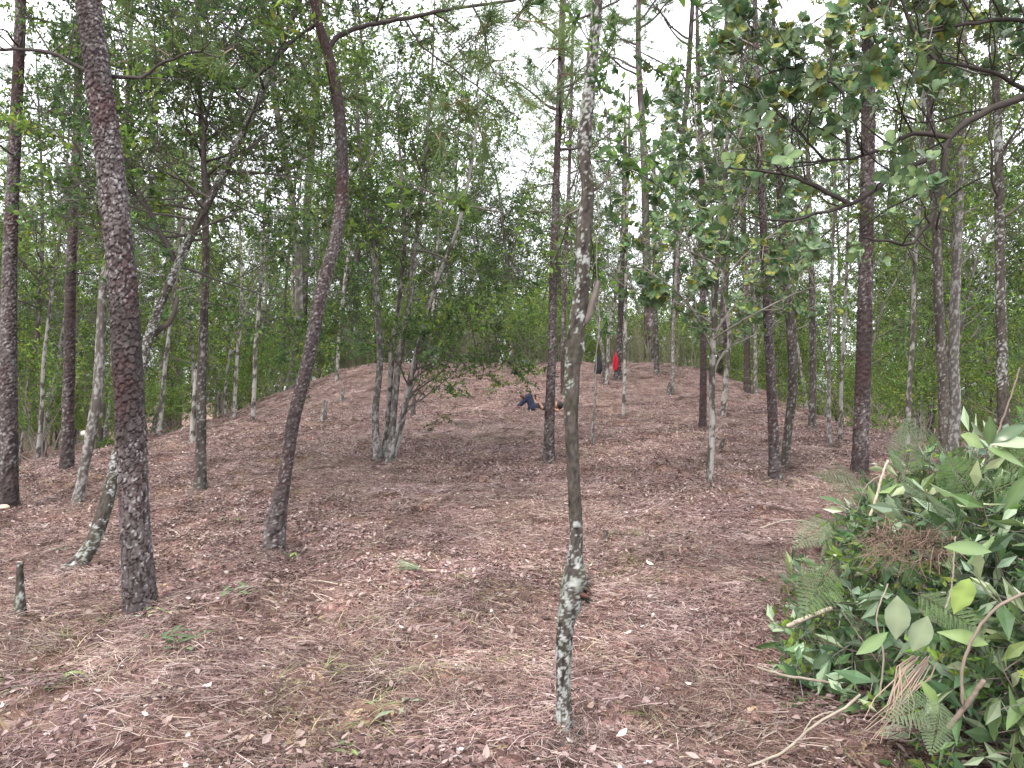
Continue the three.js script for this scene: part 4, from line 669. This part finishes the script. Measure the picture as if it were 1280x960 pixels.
  const fg = [frond(1, [0.13, 0.19, 0.085]), frond(2, [0.17, 0.23, 0.13]), frond(3, [0.085, 0.15, 0.045])];
  const fern = (p, d, n, l, g) => { const m = lay(p, d, n, l, g); m.name = 'fern_frond'; m.material = matLeaf; };
  for (const [px, py, dx, dy, dz, l, g, dep] of [[1090, 620, -0.5, 0.45, 0.5, 0.42, 1, 4.2], [1085, 625, -0.5, 0.4, 0.1, 0.3, 0, 4.1], [1130, 600, 0.1, 0.9, 0.2, 0.34, 1, 4.3], [1160, 640, -0.3, 0.5, 0.7, 0.42, 1, 3.7], [1180, 880, -0.75, 0.05, 0.3, 0.24, 1, 3.0], [1175, 872, -0.2, -0.6, 0.3, 0.2, 1, 2.95], [1040, 650, -0.6, -0.2, 0.3, 0.26, 1, 4.1], [1230, 620, 0.5, 0.45, 0.4, 0.5, 2, 3.6], [1260, 590, 0.4, 0.6, 0.3, 0.5, 2, 3.6], [1040, 705, -0.55, -0.4, 0.6, 0.32, 0, 3.8], [1200, 600, -0.4, 0.6, 0.4, 0.42, 2, 3.9], [1140, 740, 0.6, -0.2, 0.7, 0.3, 0, 3.25]])
    fern(rel(px, py, dep), V(dx, dy, dz).normalize(), V(0.1, 0.8, 0.6).normalize(), l, fg[g]);
  for (let k = 0; k < 10; k++) { const [p, n] = surf(1.02); if (n.z > 0.2 && n.x < 0) continue; fern(p, randDir(R).addScaledVector(n, 0.9).normalize(), n, 0.4, fg[k % 3]); }
  // sticks
  const sb = (spots, d, r0, r1, c) => { const b = new Builder(), cv = new THREE.CatmullRomCurve3(spots.map(s => at(s[0], s[1], d + (s[2] || 0)).sub(base)), false, 'centripetal'), n = 22, pts = cv.getSpacedPoints(n); r0 *= 0.62; r1 *= 0.62; pts.forEach((p, k) => p.addScaledVector(randDir(R), Math.min(0.002, cv.getLength() / 120))); b.tube(pts, pts.map((_, k) => lerp(r0, r1, k / n) * (0.95 + 0.1 * R())), 7, () => { const v = 0.8 + R() * 0.4; return [c[0] * v, c[1] * v, c[2] * v]; }); part('stick', b.geo(true), matBark, root); };
  const P = [0.25, 0.215, 0.175], Q = [0.17, 0.135, 0.11], W = [0.36, 0.31, 0.25];
  sb([[985, 783], [1000, 776, -0.05], [1040, 760, -0.15]], 4.2, 0.022, 0.02, W); sb([[945, 834], [985, 845], [1030, 852], [1068, 858, 0.05]], 3.75, 0.011, 0.012, P); sb([[935, 958], [975, 942], [1020, 905], [1056, 885], [1075, 868, 0.05]], 3.2, 0.009, 0.01, P); sb([[1005, 915], [1015, 900], [1040, 890], [1060, 895]], 3.2, 0.006, 0.004, P);
  sb([[1300, 738], [1272, 745], [1240, 765], [1215, 800], [1202, 840], [1204, 880]], 3.0, 0.009, 0.011, Q); sb([[1185, 910], [1205, 885], [1230, 850]], 3.02, 0.018, 0.016, [0.14, 0.11, 0.09]); sb([[1182, 760], [1190, 730], [1192, 700], [1194, 670]], 3.15, 0.006, 0.005, P); sb([[1088, 645], [1097, 615], [1106, 585], [1110, 575]], 3.9, 0.012, 0.01, W);
  sb([[950, 660], [985, 650], [1020, 654]], 4.6, 0.009, 0.006, P); sb([[1100, 870], [1104, 820], [1096, 770], [1110, 730]], 3.2, 0.007, 0.005, P); sb([[1070, 640], [1085, 605], [1105, 592]], 4.1, 0.006, 0.004, P); sb([[1240, 560], [1262, 500], [1275, 460]], 3.6, 0.008, 0.005, Q);
  for (let k = 0; k < 46; k++) { const [p, n] = surf(0.98), d = randDir(R).addScaledVector(n, 0.25).normalize(), l = 0.2 + R() * 0.5, b = new Builder(), pts = []; const q = p.clone().addScaledVector(d, -l * 0.5); for (let j = 0; j <= 6; j++) { pts.push(q.clone()); d.add(randDir(R).multiplyScalar(0.12)).normalize(); q.addScaledVector(d, l / 6); } const c = R() < 0.4 ? P : R() < 0.5 ? Q : [0.2, 0.17, 0.14], r = 0.0025 + R() * 0.005; b.tube(pts, pts.map((_, j) => r * (1 - 0.08 * j)), 5, c); part('stick', b.geo(true), matBark, root); }
  for (let k = 0; k < 26; k++) { const b = new Builder(), s = rel(1120 + R() * 50, 830 + R() * 20, 3.12), e = rel(1080 + R() * 60, 890 + R() * 40, 3.0); b.tube([s.clone().lerp(rel(1185, 790, 3.1), 0.3), s, s.clone().lerp(e, 0.5).addScaledVector(randDir(R), 0.03), e], [0.0025, 0.003, 0.0025, 0.0015], 5, R() < 0.5 ? P : [0.26, 0.19, 0.15]); part('stick', b.geo(true), matBark, root); }
  // a wad of dead brown needles and rootlets lying on the heap
  { const b = new Builder(); for (let k = 0; k < 260; k++) { const c = rel(1135, 678, 3.4).add(V((R() - 0.5) * 0.3, (R() - 0.5) * 0.1, (R() - 0.5) * 0.3)), d = randDir(R), v = 0.6 + R() * 0.7; b.tube([c, c.clone().addScaledVector(d, 0.06).add(V(0, -0.01, 0)), c.clone().addScaledVector(d.add(randDir(R).multiplyScalar(0.5)).normalize(), 0.12).add(V(0, -0.03, 0))], [0.0016, 0.0016, 0.001], 3, [0.14 * v, 0.095 * v, 0.075 * v]); } const m = part('dead_needles', b.geo(false), matBark, root); m.userData.kind = 'stuff'; }
}

// ---------------------------------------------------------------- person resting on the slope
function sdfMesh(dist, lo, hi, cell) {
  const size = V().subVectors(hi, lo), side = Math.max(size.x, size.y, size.z), res = Math.ceil(side / cell), mc = new MarchingCubes(res, new THREE.MeshBasicMaterial(), false, false, 120000), half = res / 2, c = V().addVectors(lo, hi).multiplyScalar(0.5), p = V();
  mc.isolation = 0;
  for (let z = 0; z < res; z++) for (let y = 0; y < res; y++) for (let x = 0; x < res; x++) { p.set((x - half) / half, (y - half) / half, (z - half) / half).multiplyScalar(side / 2).add(c); mc.field[x + y * res + z * res * res] = -dist(p); }
  mc.update(); const n = mc.count, g = new THREE.BufferGeometry(), a = new Float32Array(mc.positionArray.slice(0, n * 3)), nn = new Float32Array(mc.normalArray.slice(0, n * 3));
  for (let k = 0; k < n; k++) { a[k * 3] = a[k * 3] * side / 2 + c.x; a[k * 3 + 1] = a[k * 3 + 1] * side / 2 + c.y; a[k * 3 + 2] = a[k * 3 + 2] * side / 2 + c.z; }
  g.setAttribute('position', new THREE.BufferAttribute(a, 3)); g.setAttribute('normal', new THREE.BufferAttribute(nn, 3)); return g;
}
const capsule = (p, a, b, ra, rb) => { const ab = V().subVectors(b, a), t = clamp(V().subVectors(p, a).dot(ab) / ab.lengthSq()); return p.distanceTo(a.clone().addScaledVector(ab, t)) - lerp(ra, rb, t); };
const smin = (a, b, k) => { const h = clamp(0.5 + 0.5 * (b - a) / k); return lerp(b, a, h) - k * h * (1 - h); };
const bones = (list, k = 0.05) => p => list.reduce((d, [a, b, ra, rb]) => smin(d, capsule(p, a, b, ra, rb), k), 9);
{
  const f = foot(665, 514), root = thing('person', 'person in navy trousers and charcoal shirt lying on their back, holding a red phone', 'person', f); { const gh = ground(f.x + 0.6, f.z), gf = ground(f.x - 0.45, f.z); root.rotation.z = Math.atan2(gh - gf, 1.05); root.position.y = lerp(gf, gh, 0.43) - 0.02; }
  const J = { hipA: V(0, 0.13, 0.1), hipB: V(0, 0.13, -0.1), waist: V(0.16, 0.13, 0), chest: V(0.36, 0.16, 0), neck: V(0.53, 0.2, 0), head: V(0.68, 0.25, 0.02), kneeA: V(-0.15, 0.41, 0.11), ankA: V(-0.42, 0.09, 0.12), toeA: V(-0.56, 0.05, 0.13), kneeB: V(-0.1, 0.44, -0.04), ankB: V(-0.25, 0.4, 0.13), toeB: V(-0.33, 0.43, 0.16), shA: V(0.45, 0.17, 0.19), elA: V(0.27, 0.15, 0.27), wrA: V(0.12, 0.36, 0.2), shB: V(0.46, 0.19, -0.18), elB: V(0.72, 0.16, -0.3), elC: V(0.68, 0.1, 0.24) };
  const lo = V(-0.65, -0.05, -0.5), hi = V(0.95, 0.6, 0.5), ready = root.updateMatrixWorld(), skin = new THREE.MeshStandardMaterial({ color: 0x76523f, roughness: 0.6 }), navy = new THREE.MeshStandardMaterial({ color: 0x10182f, roughness: 0.9 }), shirt = new THREE.MeshStandardMaterial({ color: 0x1d1e22, roughness: 0.95 }), shoe = new THREE.MeshStandardMaterial({ color: 0x4a2825, roughness: 0.8 }), hair = new THREE.MeshStandardMaterial({ color: 0x0c0a0a, roughness: 0.7 });
  const armB = V(0.7, 0.13, 0.06), body = [[J.hipA, J.hipB, 0.1, 0.1], [V(0, 0.13, 0), J.waist, 0.12, 0.11], [J.waist, J.chest, 0.11, 0.13], [J.chest, J.neck, 0.12, 0.055], [J.neck, J.head, 0.052, 0.055], [J.head, J.head.clone().add(V(0.03, 0.02, 0)), 0.095, 0.088], [J.head.clone().add(V(-0.03, 0.08, 0)), J.head.clone().add(V(-0.05, 0.09, 0)), 0.03, 0.012], [J.shA, J.shB, 0.075, 0.075],
    [J.hipA, J.kneeA, 0.085, 0.058], [J.kneeA, J.ankA, 0.055, 0.036], [J.ankA, J.toeA, 0.04, 0.03], [J.hipB, J.kneeB, 0.085, 0.058], [J.kneeB, J.ankB, 0.055, 0.036], [J.ankB, J.toeB, 0.04, 0.03], [J.shA, J.elA, 0.05, 0.04], [J.elA, J.wrA, 0.04, 0.027], [J.wrA, V(0.09, 0.41, 0.19), 0.03, 0.032], [J.shB, J.elC, 0.045, 0.04], [J.elC, armB, 0.038, 0.028]];
  const bg = sdfMesh(bones(body, 0.035), lo, hi, 0.018), hb = new Builder();
  for (let k = 0; k < 5; k++) { const o = V(0.09 - 0.012 * k, 0.415 + 0.004 * k, 0.2 - 0.012 * k), e = k === 4 ? V(-0.02, 0.02, 0.05) : V(-0.035, 0.04 - 0.006 * k, 0.01), tip = e.clone().add(V(0.01, 0.02, -0.035)); hb.tube([o, o.clone().addScaledVector(e, 0.8), o.clone().add(tip)], [0.009, 0.0085, 0.006], 6, [1, 1, 1]); }
  const hg = hb.geo(true).toNonIndexed(); hg.deleteAttribute('color'); part('body', mergeGeometries([bg, hg]), skin, root);
  part('trousers', sdfMesh(bones([[J.hipA, J.hipB, 0.115, 0.115], [V(0, 0.13, 0), V(0.1, 0.13, 0), 0.13, 0.125], [J.hipA, J.kneeA, 0.1, 0.075], [J.kneeA, J.ankA.clone().lerp(J.kneeA, 0.14), 0.072, 0.058], [J.hipB, J.kneeB, 0.1, 0.075], [J.kneeB, J.ankB.clone().lerp(J.kneeB, 0.14), 0.072, 0.058]], 0.03), lo, hi, 0.018), navy, root);
  part('shirt', sdfMesh(bones([[V(0.09, 0.13, 0), J.waist, 0.135, 0.13], [J.waist, J.chest, 0.128, 0.145], [J.chest, V(0.48, 0.19, 0), 0.14, 0.07], [J.shA, J.shB, 0.09, 0.09], [J.shA, J.elA.clone().lerp(J.shA, 0.2), 0.07, 0.062], [J.shB, J.elC.clone().lerp(J.shB, 0.45), 0.068, 0.06]], 0.035), lo, hi, 0.018), shirt, root);
  for (const [a, t] of [[J.ankA, J.toeA], [J.ankB, J.toeB]]) part('shoe', sdfMesh(bones([[a, t, 0.056, 0.045]], 0.02), lo, hi, 0.02), shoe, root);
  part('hair', sdfMesh(p => Math.max(bones([[V(0.71, 0.265, 0.02), V(0.74, 0.25, 0.02), 0.108, 0.098]], 0.02)(p), 0.66 - p.x), lo, hi, 0.018), hair, root);
  const ph = thing('phone', 'small red-backed phone held up by the lying person', 'phone', root.localToWorld(V(0.055, 0.44, 0.19))); const pb = new THREE.BoxGeometry(0.075, 0.15, 0.01, 1, 1, 1); ph.rotation.set(0.3, 0.9, 0.25); part('phone_body', pb, new THREE.MeshStandardMaterial({ color: 0x8a1c22, roughness: 0.4 }), ph); const scr = part('screen', new THREE.BoxGeometry(0.068, 0.14, 0.002), new THREE.MeshStandardMaterial({ color: 0x0b0c0f, roughness: 0.15 }), ph); scr.position.z = 0.0065;
}
// ---------------------------------------------------------------- bags and clothes
{
  const R = rng(900), cloth = (c, r = 0.9) => new THREE.MeshStandardMaterial({ color: c, roughness: r });
  { const f = foot(658, 459), o = thing('backpack', 'dark grey backpack set down at the crest behind the slender pine', 'backpack', f), m = cloth(0x2a2d33), lo = V(-0.35, -0.05, -0.3), hi = V(0.35, 0.45, 0.3);
    part('bag_body', sdfMesh(bones([[V(-0.14, 0.13, 0), V(0.14, 0.14, 0), 0.13, 0.13], [V(-0.08, 0.22, 0), V(0.1, 0.24, 0), 0.1, 0.09]], 0.06), lo, hi, 0.02), m, o); part('pocket', sdfMesh(bones([[V(-0.1, 0.11, 0.11), V(0.06, 0.11, 0.12), 0.07, 0.07]], 0.03), lo, hi, 0.02), cloth(0x565a63), o);
    const b = new Builder(); b.tube([V(-0.05, 0.32, 0.02), V(-0.02, 0.38, 0.03), V(0.04, 0.385, 0.03), V(0.07, 0.32, 0.02)], [0.014, 0.012, 0.012, 0.014], 6, [1, 1, 1]); part('handle', b.geo(true), cloth(0x7a2730), o); }
  // hung things: a loop over a snag, then folds that widen downwards
  const hang = (name, label, cat, px, y0, y1, d, color, w, lining, sleeve) => {
    const topP = at(px, y0, d), H = (y1 - y0) / FOCAL * d, o = thing(name, label, cat, topP.clone().add(V(0, -H, 0))), b = new Builder(), N = 30, M = 16, folds = 4 + Math.floor(R() * 2), ph = R() * 6;
    for (let j = 0; j <= M; j++) { const t = j / M, wd = w * (0.16 + 0.84 * Math.pow(Math.sin(Math.min(1, t * 1.35) * 1.5708), 0.8)) * (1 - 0.25 * sstep(0.75, 1, t)); for (let i = 0; i < N; i++) { const a = i / N * 6.28318, f = 1 + 0.2 * t * Math.sin(a * folds + ph + t * 1.5); b.v(Math.cos(a) * wd * 0.5 * f + 0.02 * Math.sin(t * 4), H * (1 - t) - 0.015 * Math.sin(a * 3 + ph) * t, Math.sin(a) * wd * 0.3 * f, [1, 1, 1]); } }
    for (let j = 0; j < M; j++) for (let i = 0; i < N; i++) { const p = j * N + i, q = j * N + (i + 1) % N; b.tri(p, q + N, q); b.tri(p, p + N, q + N); }
    const ce = b.v(0, H * 0.02, 0, [1, 1, 1]); for (let i = 0; i < N; i++) b.tri(M * N + i, ce, M * N + (i + 1) % N);
    const m = cloth(color); m.side = THREE.DoubleSide; part('cloth', b.geo(true), m, o);
    const l = new Builder(); l.tube([V(-0.02, H * 0.98, 0), V(-0.015, H * 1.08, 0), V(0.015, H * 1.08, 0), V(0.02, H * 0.98, 0)], [0.008, 0.007, 0.007, 0.008], 5, [1, 1, 1]); part('loop', l.geo(true), m, o);
    if (sleeve) { const s = new Builder(); s.tube([V(-w * 0.25, H * 0.78, 0.03), V(-w * 0.42, H * 0.6, 0.05), V(-w * 0.46, H * 0.35, 0.04), V(-w * 0.42, H * 0.16, 0.03)], [0.035, 0.04, 0.036, 0.03], 10, [1, 1, 1]); part('sleeve', s.geo(true), m, o); }
    else { const s = new Builder(); s.tube([V(w * 0.2, H * 0.95, 0.03), V(w * 0.42, H * 0.6, 0.05), V(w * 0.4, H * 0.25, 0.04)], [0.012, 0.012, 0.012], 6, [1, 1, 1]); part('strap', s.geo(true), cloth(lining), o); } };
  const d1 = -foot(757, 481).z - 0.12, d2 = -foot(772, 474).z - 0.3;
  hang('hanging_bag', 'black bag hanging from a forked sapling near the red jacket', 'bag', 747.5, 445, 467, d1, 0x17181d, 0.27, 0x2f333c, false);
  hang('red_jacket', 'bright red jacket hanging from a red-brown trunk', 'jacket', 769.5, 441, 463, d2, 0xa80f26, 0.17, 0, true);
}
// ---------------------------------------------------------------- stumps and dead saplings
{
  const st = (label, sp, w, style, name = 'sapling_stump') => { const pts = rise(sp, 0.01), root = thing(name, label, 'stump', pts[0]), s = stem(pts, radiiPx(pts, w), style, 0.012, sp[0][0], pts[0], { flare: 0.35 }); part('stump_wood', s.geo, matBark, root); };
  st('mossy grey cut stump beside the leaning mossy foot of the pale trunk', [[26, 768], [25, 740], [25, 702]], [17, 13, 10], 'lichen'); st('ragged grey stump on the slope between the bowed pine and the multi-stemmed tree', [[404, 528], [405, 515], [407, 500]], [9, 8, 5], 'grey');
  st('splintered stump right beside the multi-stemmed tree', [[516, 522], [517, 505], [519, 492]], [7, 6, 4], 'dark'); st('low black stump on the open slope past the burl-bearing slim tree', [[757, 678], [757, 668], [758, 662]], [7, 6, 5], 'dark');
  st('thin dead sapling with a swollen middle behind the burl-bearing slim tree', [[742, 558], [741, 535], [743, 515], [744, 480], [743, 462]], [3, 5, 3, 2.5, 2], 'grey', 'dead_sapling'); st('short dark stump stub on the crest slope near the round-leaved tree', [[900, 565], [902, 556], [905, 548]], [7, 6, 4], 'dark');
  st('knobbly stump at the foot of the speckled crest stem', [[836, 496], [837, 485], [838, 478]], [8, 7, 5], 'dark'); st('small pale peg stump by the crest behind the bowed pine', [[427, 500], [428, 492], [429, 485]], [6, 5, 4], 'grey');
}
// ---------------------------------------------------------------- seedlings, fallen leaves, fungus, chips
{
  const R = rng(950), tones = [[0.045, 0.08, 0.028], [0.07, 0.115, 0.035], [0.14, 0.21, 0.05], [0.16, 0.2, 0.13], [0.24, 0.22, 0.12]].map(c => { const b = new Builder(); b.leaf(V(0, 0, 0), V(0, 0, 1), V(0, 1, 0), 1, 0.36, c, 5, null, 0.25, 0.25); return b.geo(false); });
  const seedling = (px, py, n, size, tone, label, low = 0.5) => { const f = foot(px, py), o = thing('seedling', label, 'seedling', f), b = new Builder(); b.tube([V(-size * 0.3, -0.02, 0), V(0.01, size * 0.3, 0.01), V(size * 0.7, size * 0.35, 0)], [0.004, 0.003, 0.002], 5, [0.16, 0.17, 0.08]); part('stem', b.geo(true), matBark, o);
    for (let k = 0; k < n; k++) { const a = k * 2.4 + R(), d = V(Math.cos(a), low * (0.2 + R()), Math.sin(a)).normalize(), m = part('leaf', tones[tone[Math.floor(R() * tone.length)]], matGloss, o), s = V().crossVectors(V(0, 1, 0), d).normalize(), u = V().crossVectors(d, s); m.quaternion.setFromRotationMatrix(new THREE.Matrix4().makeBasis(s, u, d)); m.position.set((R() - 0.5) * size * 1.7, size * (0.12 + 0.6 * R() * low), (R() - 0.5) * size * 1.4); m.scale.setScalar(size * (0.35 + R() * 0.5)); } };
  seedling(303, 752, 16, 0.16, [0, 1, 3], 'green sprout cluster between the stout pine and the bowed pine'); seedling(212, 812, 12, 0.17, [0, 1, 0], 'broad-leaved sprig lying at the foot of the stout pine'); seedling(68, 860, 15, 0.16, [1, 2, 0, 3], 'fresh cut leafy sprig flat on the litter beyond the mossy stump', 0.2);
  seedling(426, 952, 5, 0.11, [2, 2, 1], 'tiny bright green two-leaved shoot in open litter', 0.9); seedling(363, 700, 9, 0.12, [0, 1, 2], 'small leafy sprout at the foot of the bowed pine'); seedling(290, 655, 9, 0.15, [1, 1, 4], 'yellowish sprout on the slope below the blackish trunk');
   seedling(480, 893, 6, 0.13, [3, 3, 1], 'pale wilted sprig lying in open litter', 0.05); seedling(75, 692, 8, 0.13, [0, 0, 1], 'dark leafy sprout beside the leaning mossy foot'); 
  seedling(938, 735, 9, 0.14, [0, 1, 1], 'low green sprout between the brush pile and the open slope');  seedling(205, 775, 10, 0.14, [3, 4, 1], 'grey-green sprig right under the stout pine'); seedling(735, 712, 4, 0.05, [2, 2], 'single bright leaf shoot beside the burl of the slim tree', 0.9); seedling(612, 490, 12, 0.3, [0, 1, 2], 'leafy sapling bush on the slope beside the lying person');
  // a grey-green pine shoot lying on the ground
  { const f = foot(520, 722), o = thing('pine_shoot', 'grey-green pine shoot lying on the open litter', 'pine shoot', f.clone().add(V(0, 0.03, 0))), b = new Builder(); for (let k = 0; k < 40; k++) { const d = V(-0.8 + (R() - 0.5) * 0.5, 0.05 + R() * 0.35, (R() - 0.5) * 0.7).normalize(); b.tube([V(0.06, 0, 0), V(0.06, 0, 0).addScaledVector(d, 0.1), V(0.06, -0.012, 0).addScaledVector(d, 0.22)], [0.0016, 0.0016, 0.0008], 3, [0.24, 0.28, 0.18]); } b.tube([V(0.03, 0, 0), V(0.16, 0, 0.01)], [0.006, 0.008], 6, [0.4, 0.34, 0.27]); part('needles', b.geo(false), matBark, o).userData.kind = 'stuff'; }
  const FL = [[0.46, 0.4, 0.36], [0.3, 0.22, 0.18], [0.55, 0.51, 0.46], [0.22, 0.12, 0.09], [0.22, 0.25, 0.18]].map((c, i) => { const b = new Builder(); b.leaf(V(0, 0, 0), V(0, 0, 1), V(0, 1, 0), 1, 0.42 + 0.1 * (i % 3), c, 6, i % 2 ? null : obovate, -0.35, -0.3); return b.geo(false); });
  const drop = (px, py, t, l) => { const f = foot(px, py), o = shadow(new THREE.Mesh(FL[t], matLitter)); o.name = numbered('fallen_leaf'); o.position.copy(f).add(V(0, 0.035, 0)); o.rotation.set((R() - 0.5) * 0.7, R() * 6.28, (R() - 0.5) * 0.7); o.scale.setScalar(l); scene.add(o); tag(o, ['cream fallen leaf lying on the needle litter', 'tan curled fallen leaf lying on the needle litter', 'whitish upturned fallen leaf on the needle litter', 'russet fallen leaf lying on the needle litter', 'grey-green fallen leaf lying on the needle litter'][t], 'fallen leaf', 'fallen leaves on the litter'); };
  for (const [x, y, t] of [[818, 712, 2], [780, 798, 2], [897, 847, 0], [866, 866, 0], [880, 742, 2], [924, 741, 2], [862, 768, 0], [240, 742, 1], [590, 730, 1], [560, 888, 4], [118, 662, 2], [124, 746, 3], [330, 905, 0], [20, 780, 1], [265, 870, 0], [180, 690, 0], [735, 900, 1], [770, 935, 0], [690, 955, 3], [840, 905, 3], [300, 930, 1], [150, 935, 1], [55, 925, 0], [850, 640, 2], [830, 650, 0], [870, 625, 2]]) drop(x, y, t, 0.045 + R() * 0.045);
  { const f = foot(13, 645).add(V(0.0, 0.1, 0.12)), o = thing('fungus', 'pale rounded bracket fungus at the foot of the dark scaly pine', 'fungus', f); part('cap', new THREE.LatheGeometry([[0, 0.05], [0.035, 0.046], [0.06, 0.025], [0.062, 0.008], [0.03, 0], [0, 0]].map(p => new THREE.Vector2(...p)), 16), new THREE.MeshStandardMaterial({ color: 0xb9a48c, roughness: 0.9 }), o); }
  { const f = foot(727, 938), o = thing('charred_chip', 'black split of bark leaning at the foot of the burl-bearing slim tree', 'bark chip', f), b = new Builder(); b.leaf(V(-0.03, -0.01, 0), V(0.4, 0.9, -0.1).normalize(), V(0, 0.1, 1), 0.1, 0.07, [0.03, 0.025, 0.025], 4, t => 1 - t * 0.6, 0.3, 0.1); b.leaf(V(0.0, -0.01, 0.01), V(0.2, 1, 0).normalize(), V(0.2, 0.1, 1), 0.07, 0.06, [0.04, 0.03, 0.028], 4, t => 1 - t * 0.7, -0.3, 0.1); part('bark_split', b.geo(false), matLitter, o); const wg = new Builder(); wg.leaf(V(-0.1, 0.02, 0.03), V(1, 0.1, 0.2).normalize(), V(0, 0.6, 1).normalize(), 0.07, 0.04, [0.6, 0.54, 0.48], 4, null, 0.2, 0.1); part('pale_sliver', wg.geo(false), matLitter, o); }
  // fallen twigs
  const tw = (sp, r, c, label) => { const pts = sp.map(s => foot(s[0], s[1]).add(V(0, 0.018, 0))), base = pts[0].clone(), b = new Builder(), cv = new THREE.CatmullRomCurve3(pts.map(p => p.clone().sub(base))), n = 14, q = cv.getSpacedPoints(n); b.tube(q, q.map((_, k) => r * (1 - 0.4 * k / n)), 6, () => { const v = 0.8 + R() * 0.4; return [c[0] * v, c[1] * v, c[2] * v]; }); const o = shadow(new THREE.Mesh(b.geo(true), matBark)); o.name = numbered('fallen_twig'); o.position.copy(base); scene.add(o); tag(o, label, 'twig'); };
  tw([[110, 890], [135, 882], [160, 880]], 0.009, [0.26, 0.19, 0.16], 'thick brown fallen twig in front of the stout pine'); tw([[375, 728], [400, 731], [422, 733]], 0.006, [0.42, 0.36, 0.3], 'pale straight fallen twig near the bowed pine'); tw([[565, 948], [590, 945], [612, 946]], 0.007, [0.3, 0.23, 0.19], 'bent fallen twig in the litter before the burl-bearing slim tree'); tw([[1000, 720], [975, 706], [950, 700]], 0.007, [0.36, 0.3, 0.25], 'thin fallen twig at the edge of the brush pile'); tw([[700, 632], [720, 628], [745, 630]], 0.006, [0.12, 0.1, 0.09], 'short dark fallen twig on the open slope'); tw([[190, 660], [210, 664], [225, 672]], 0.006, [0.35, 0.3, 0.26], 'thin grey fallen twig beside the stout pine');
}
renderer.render(scene, camera);
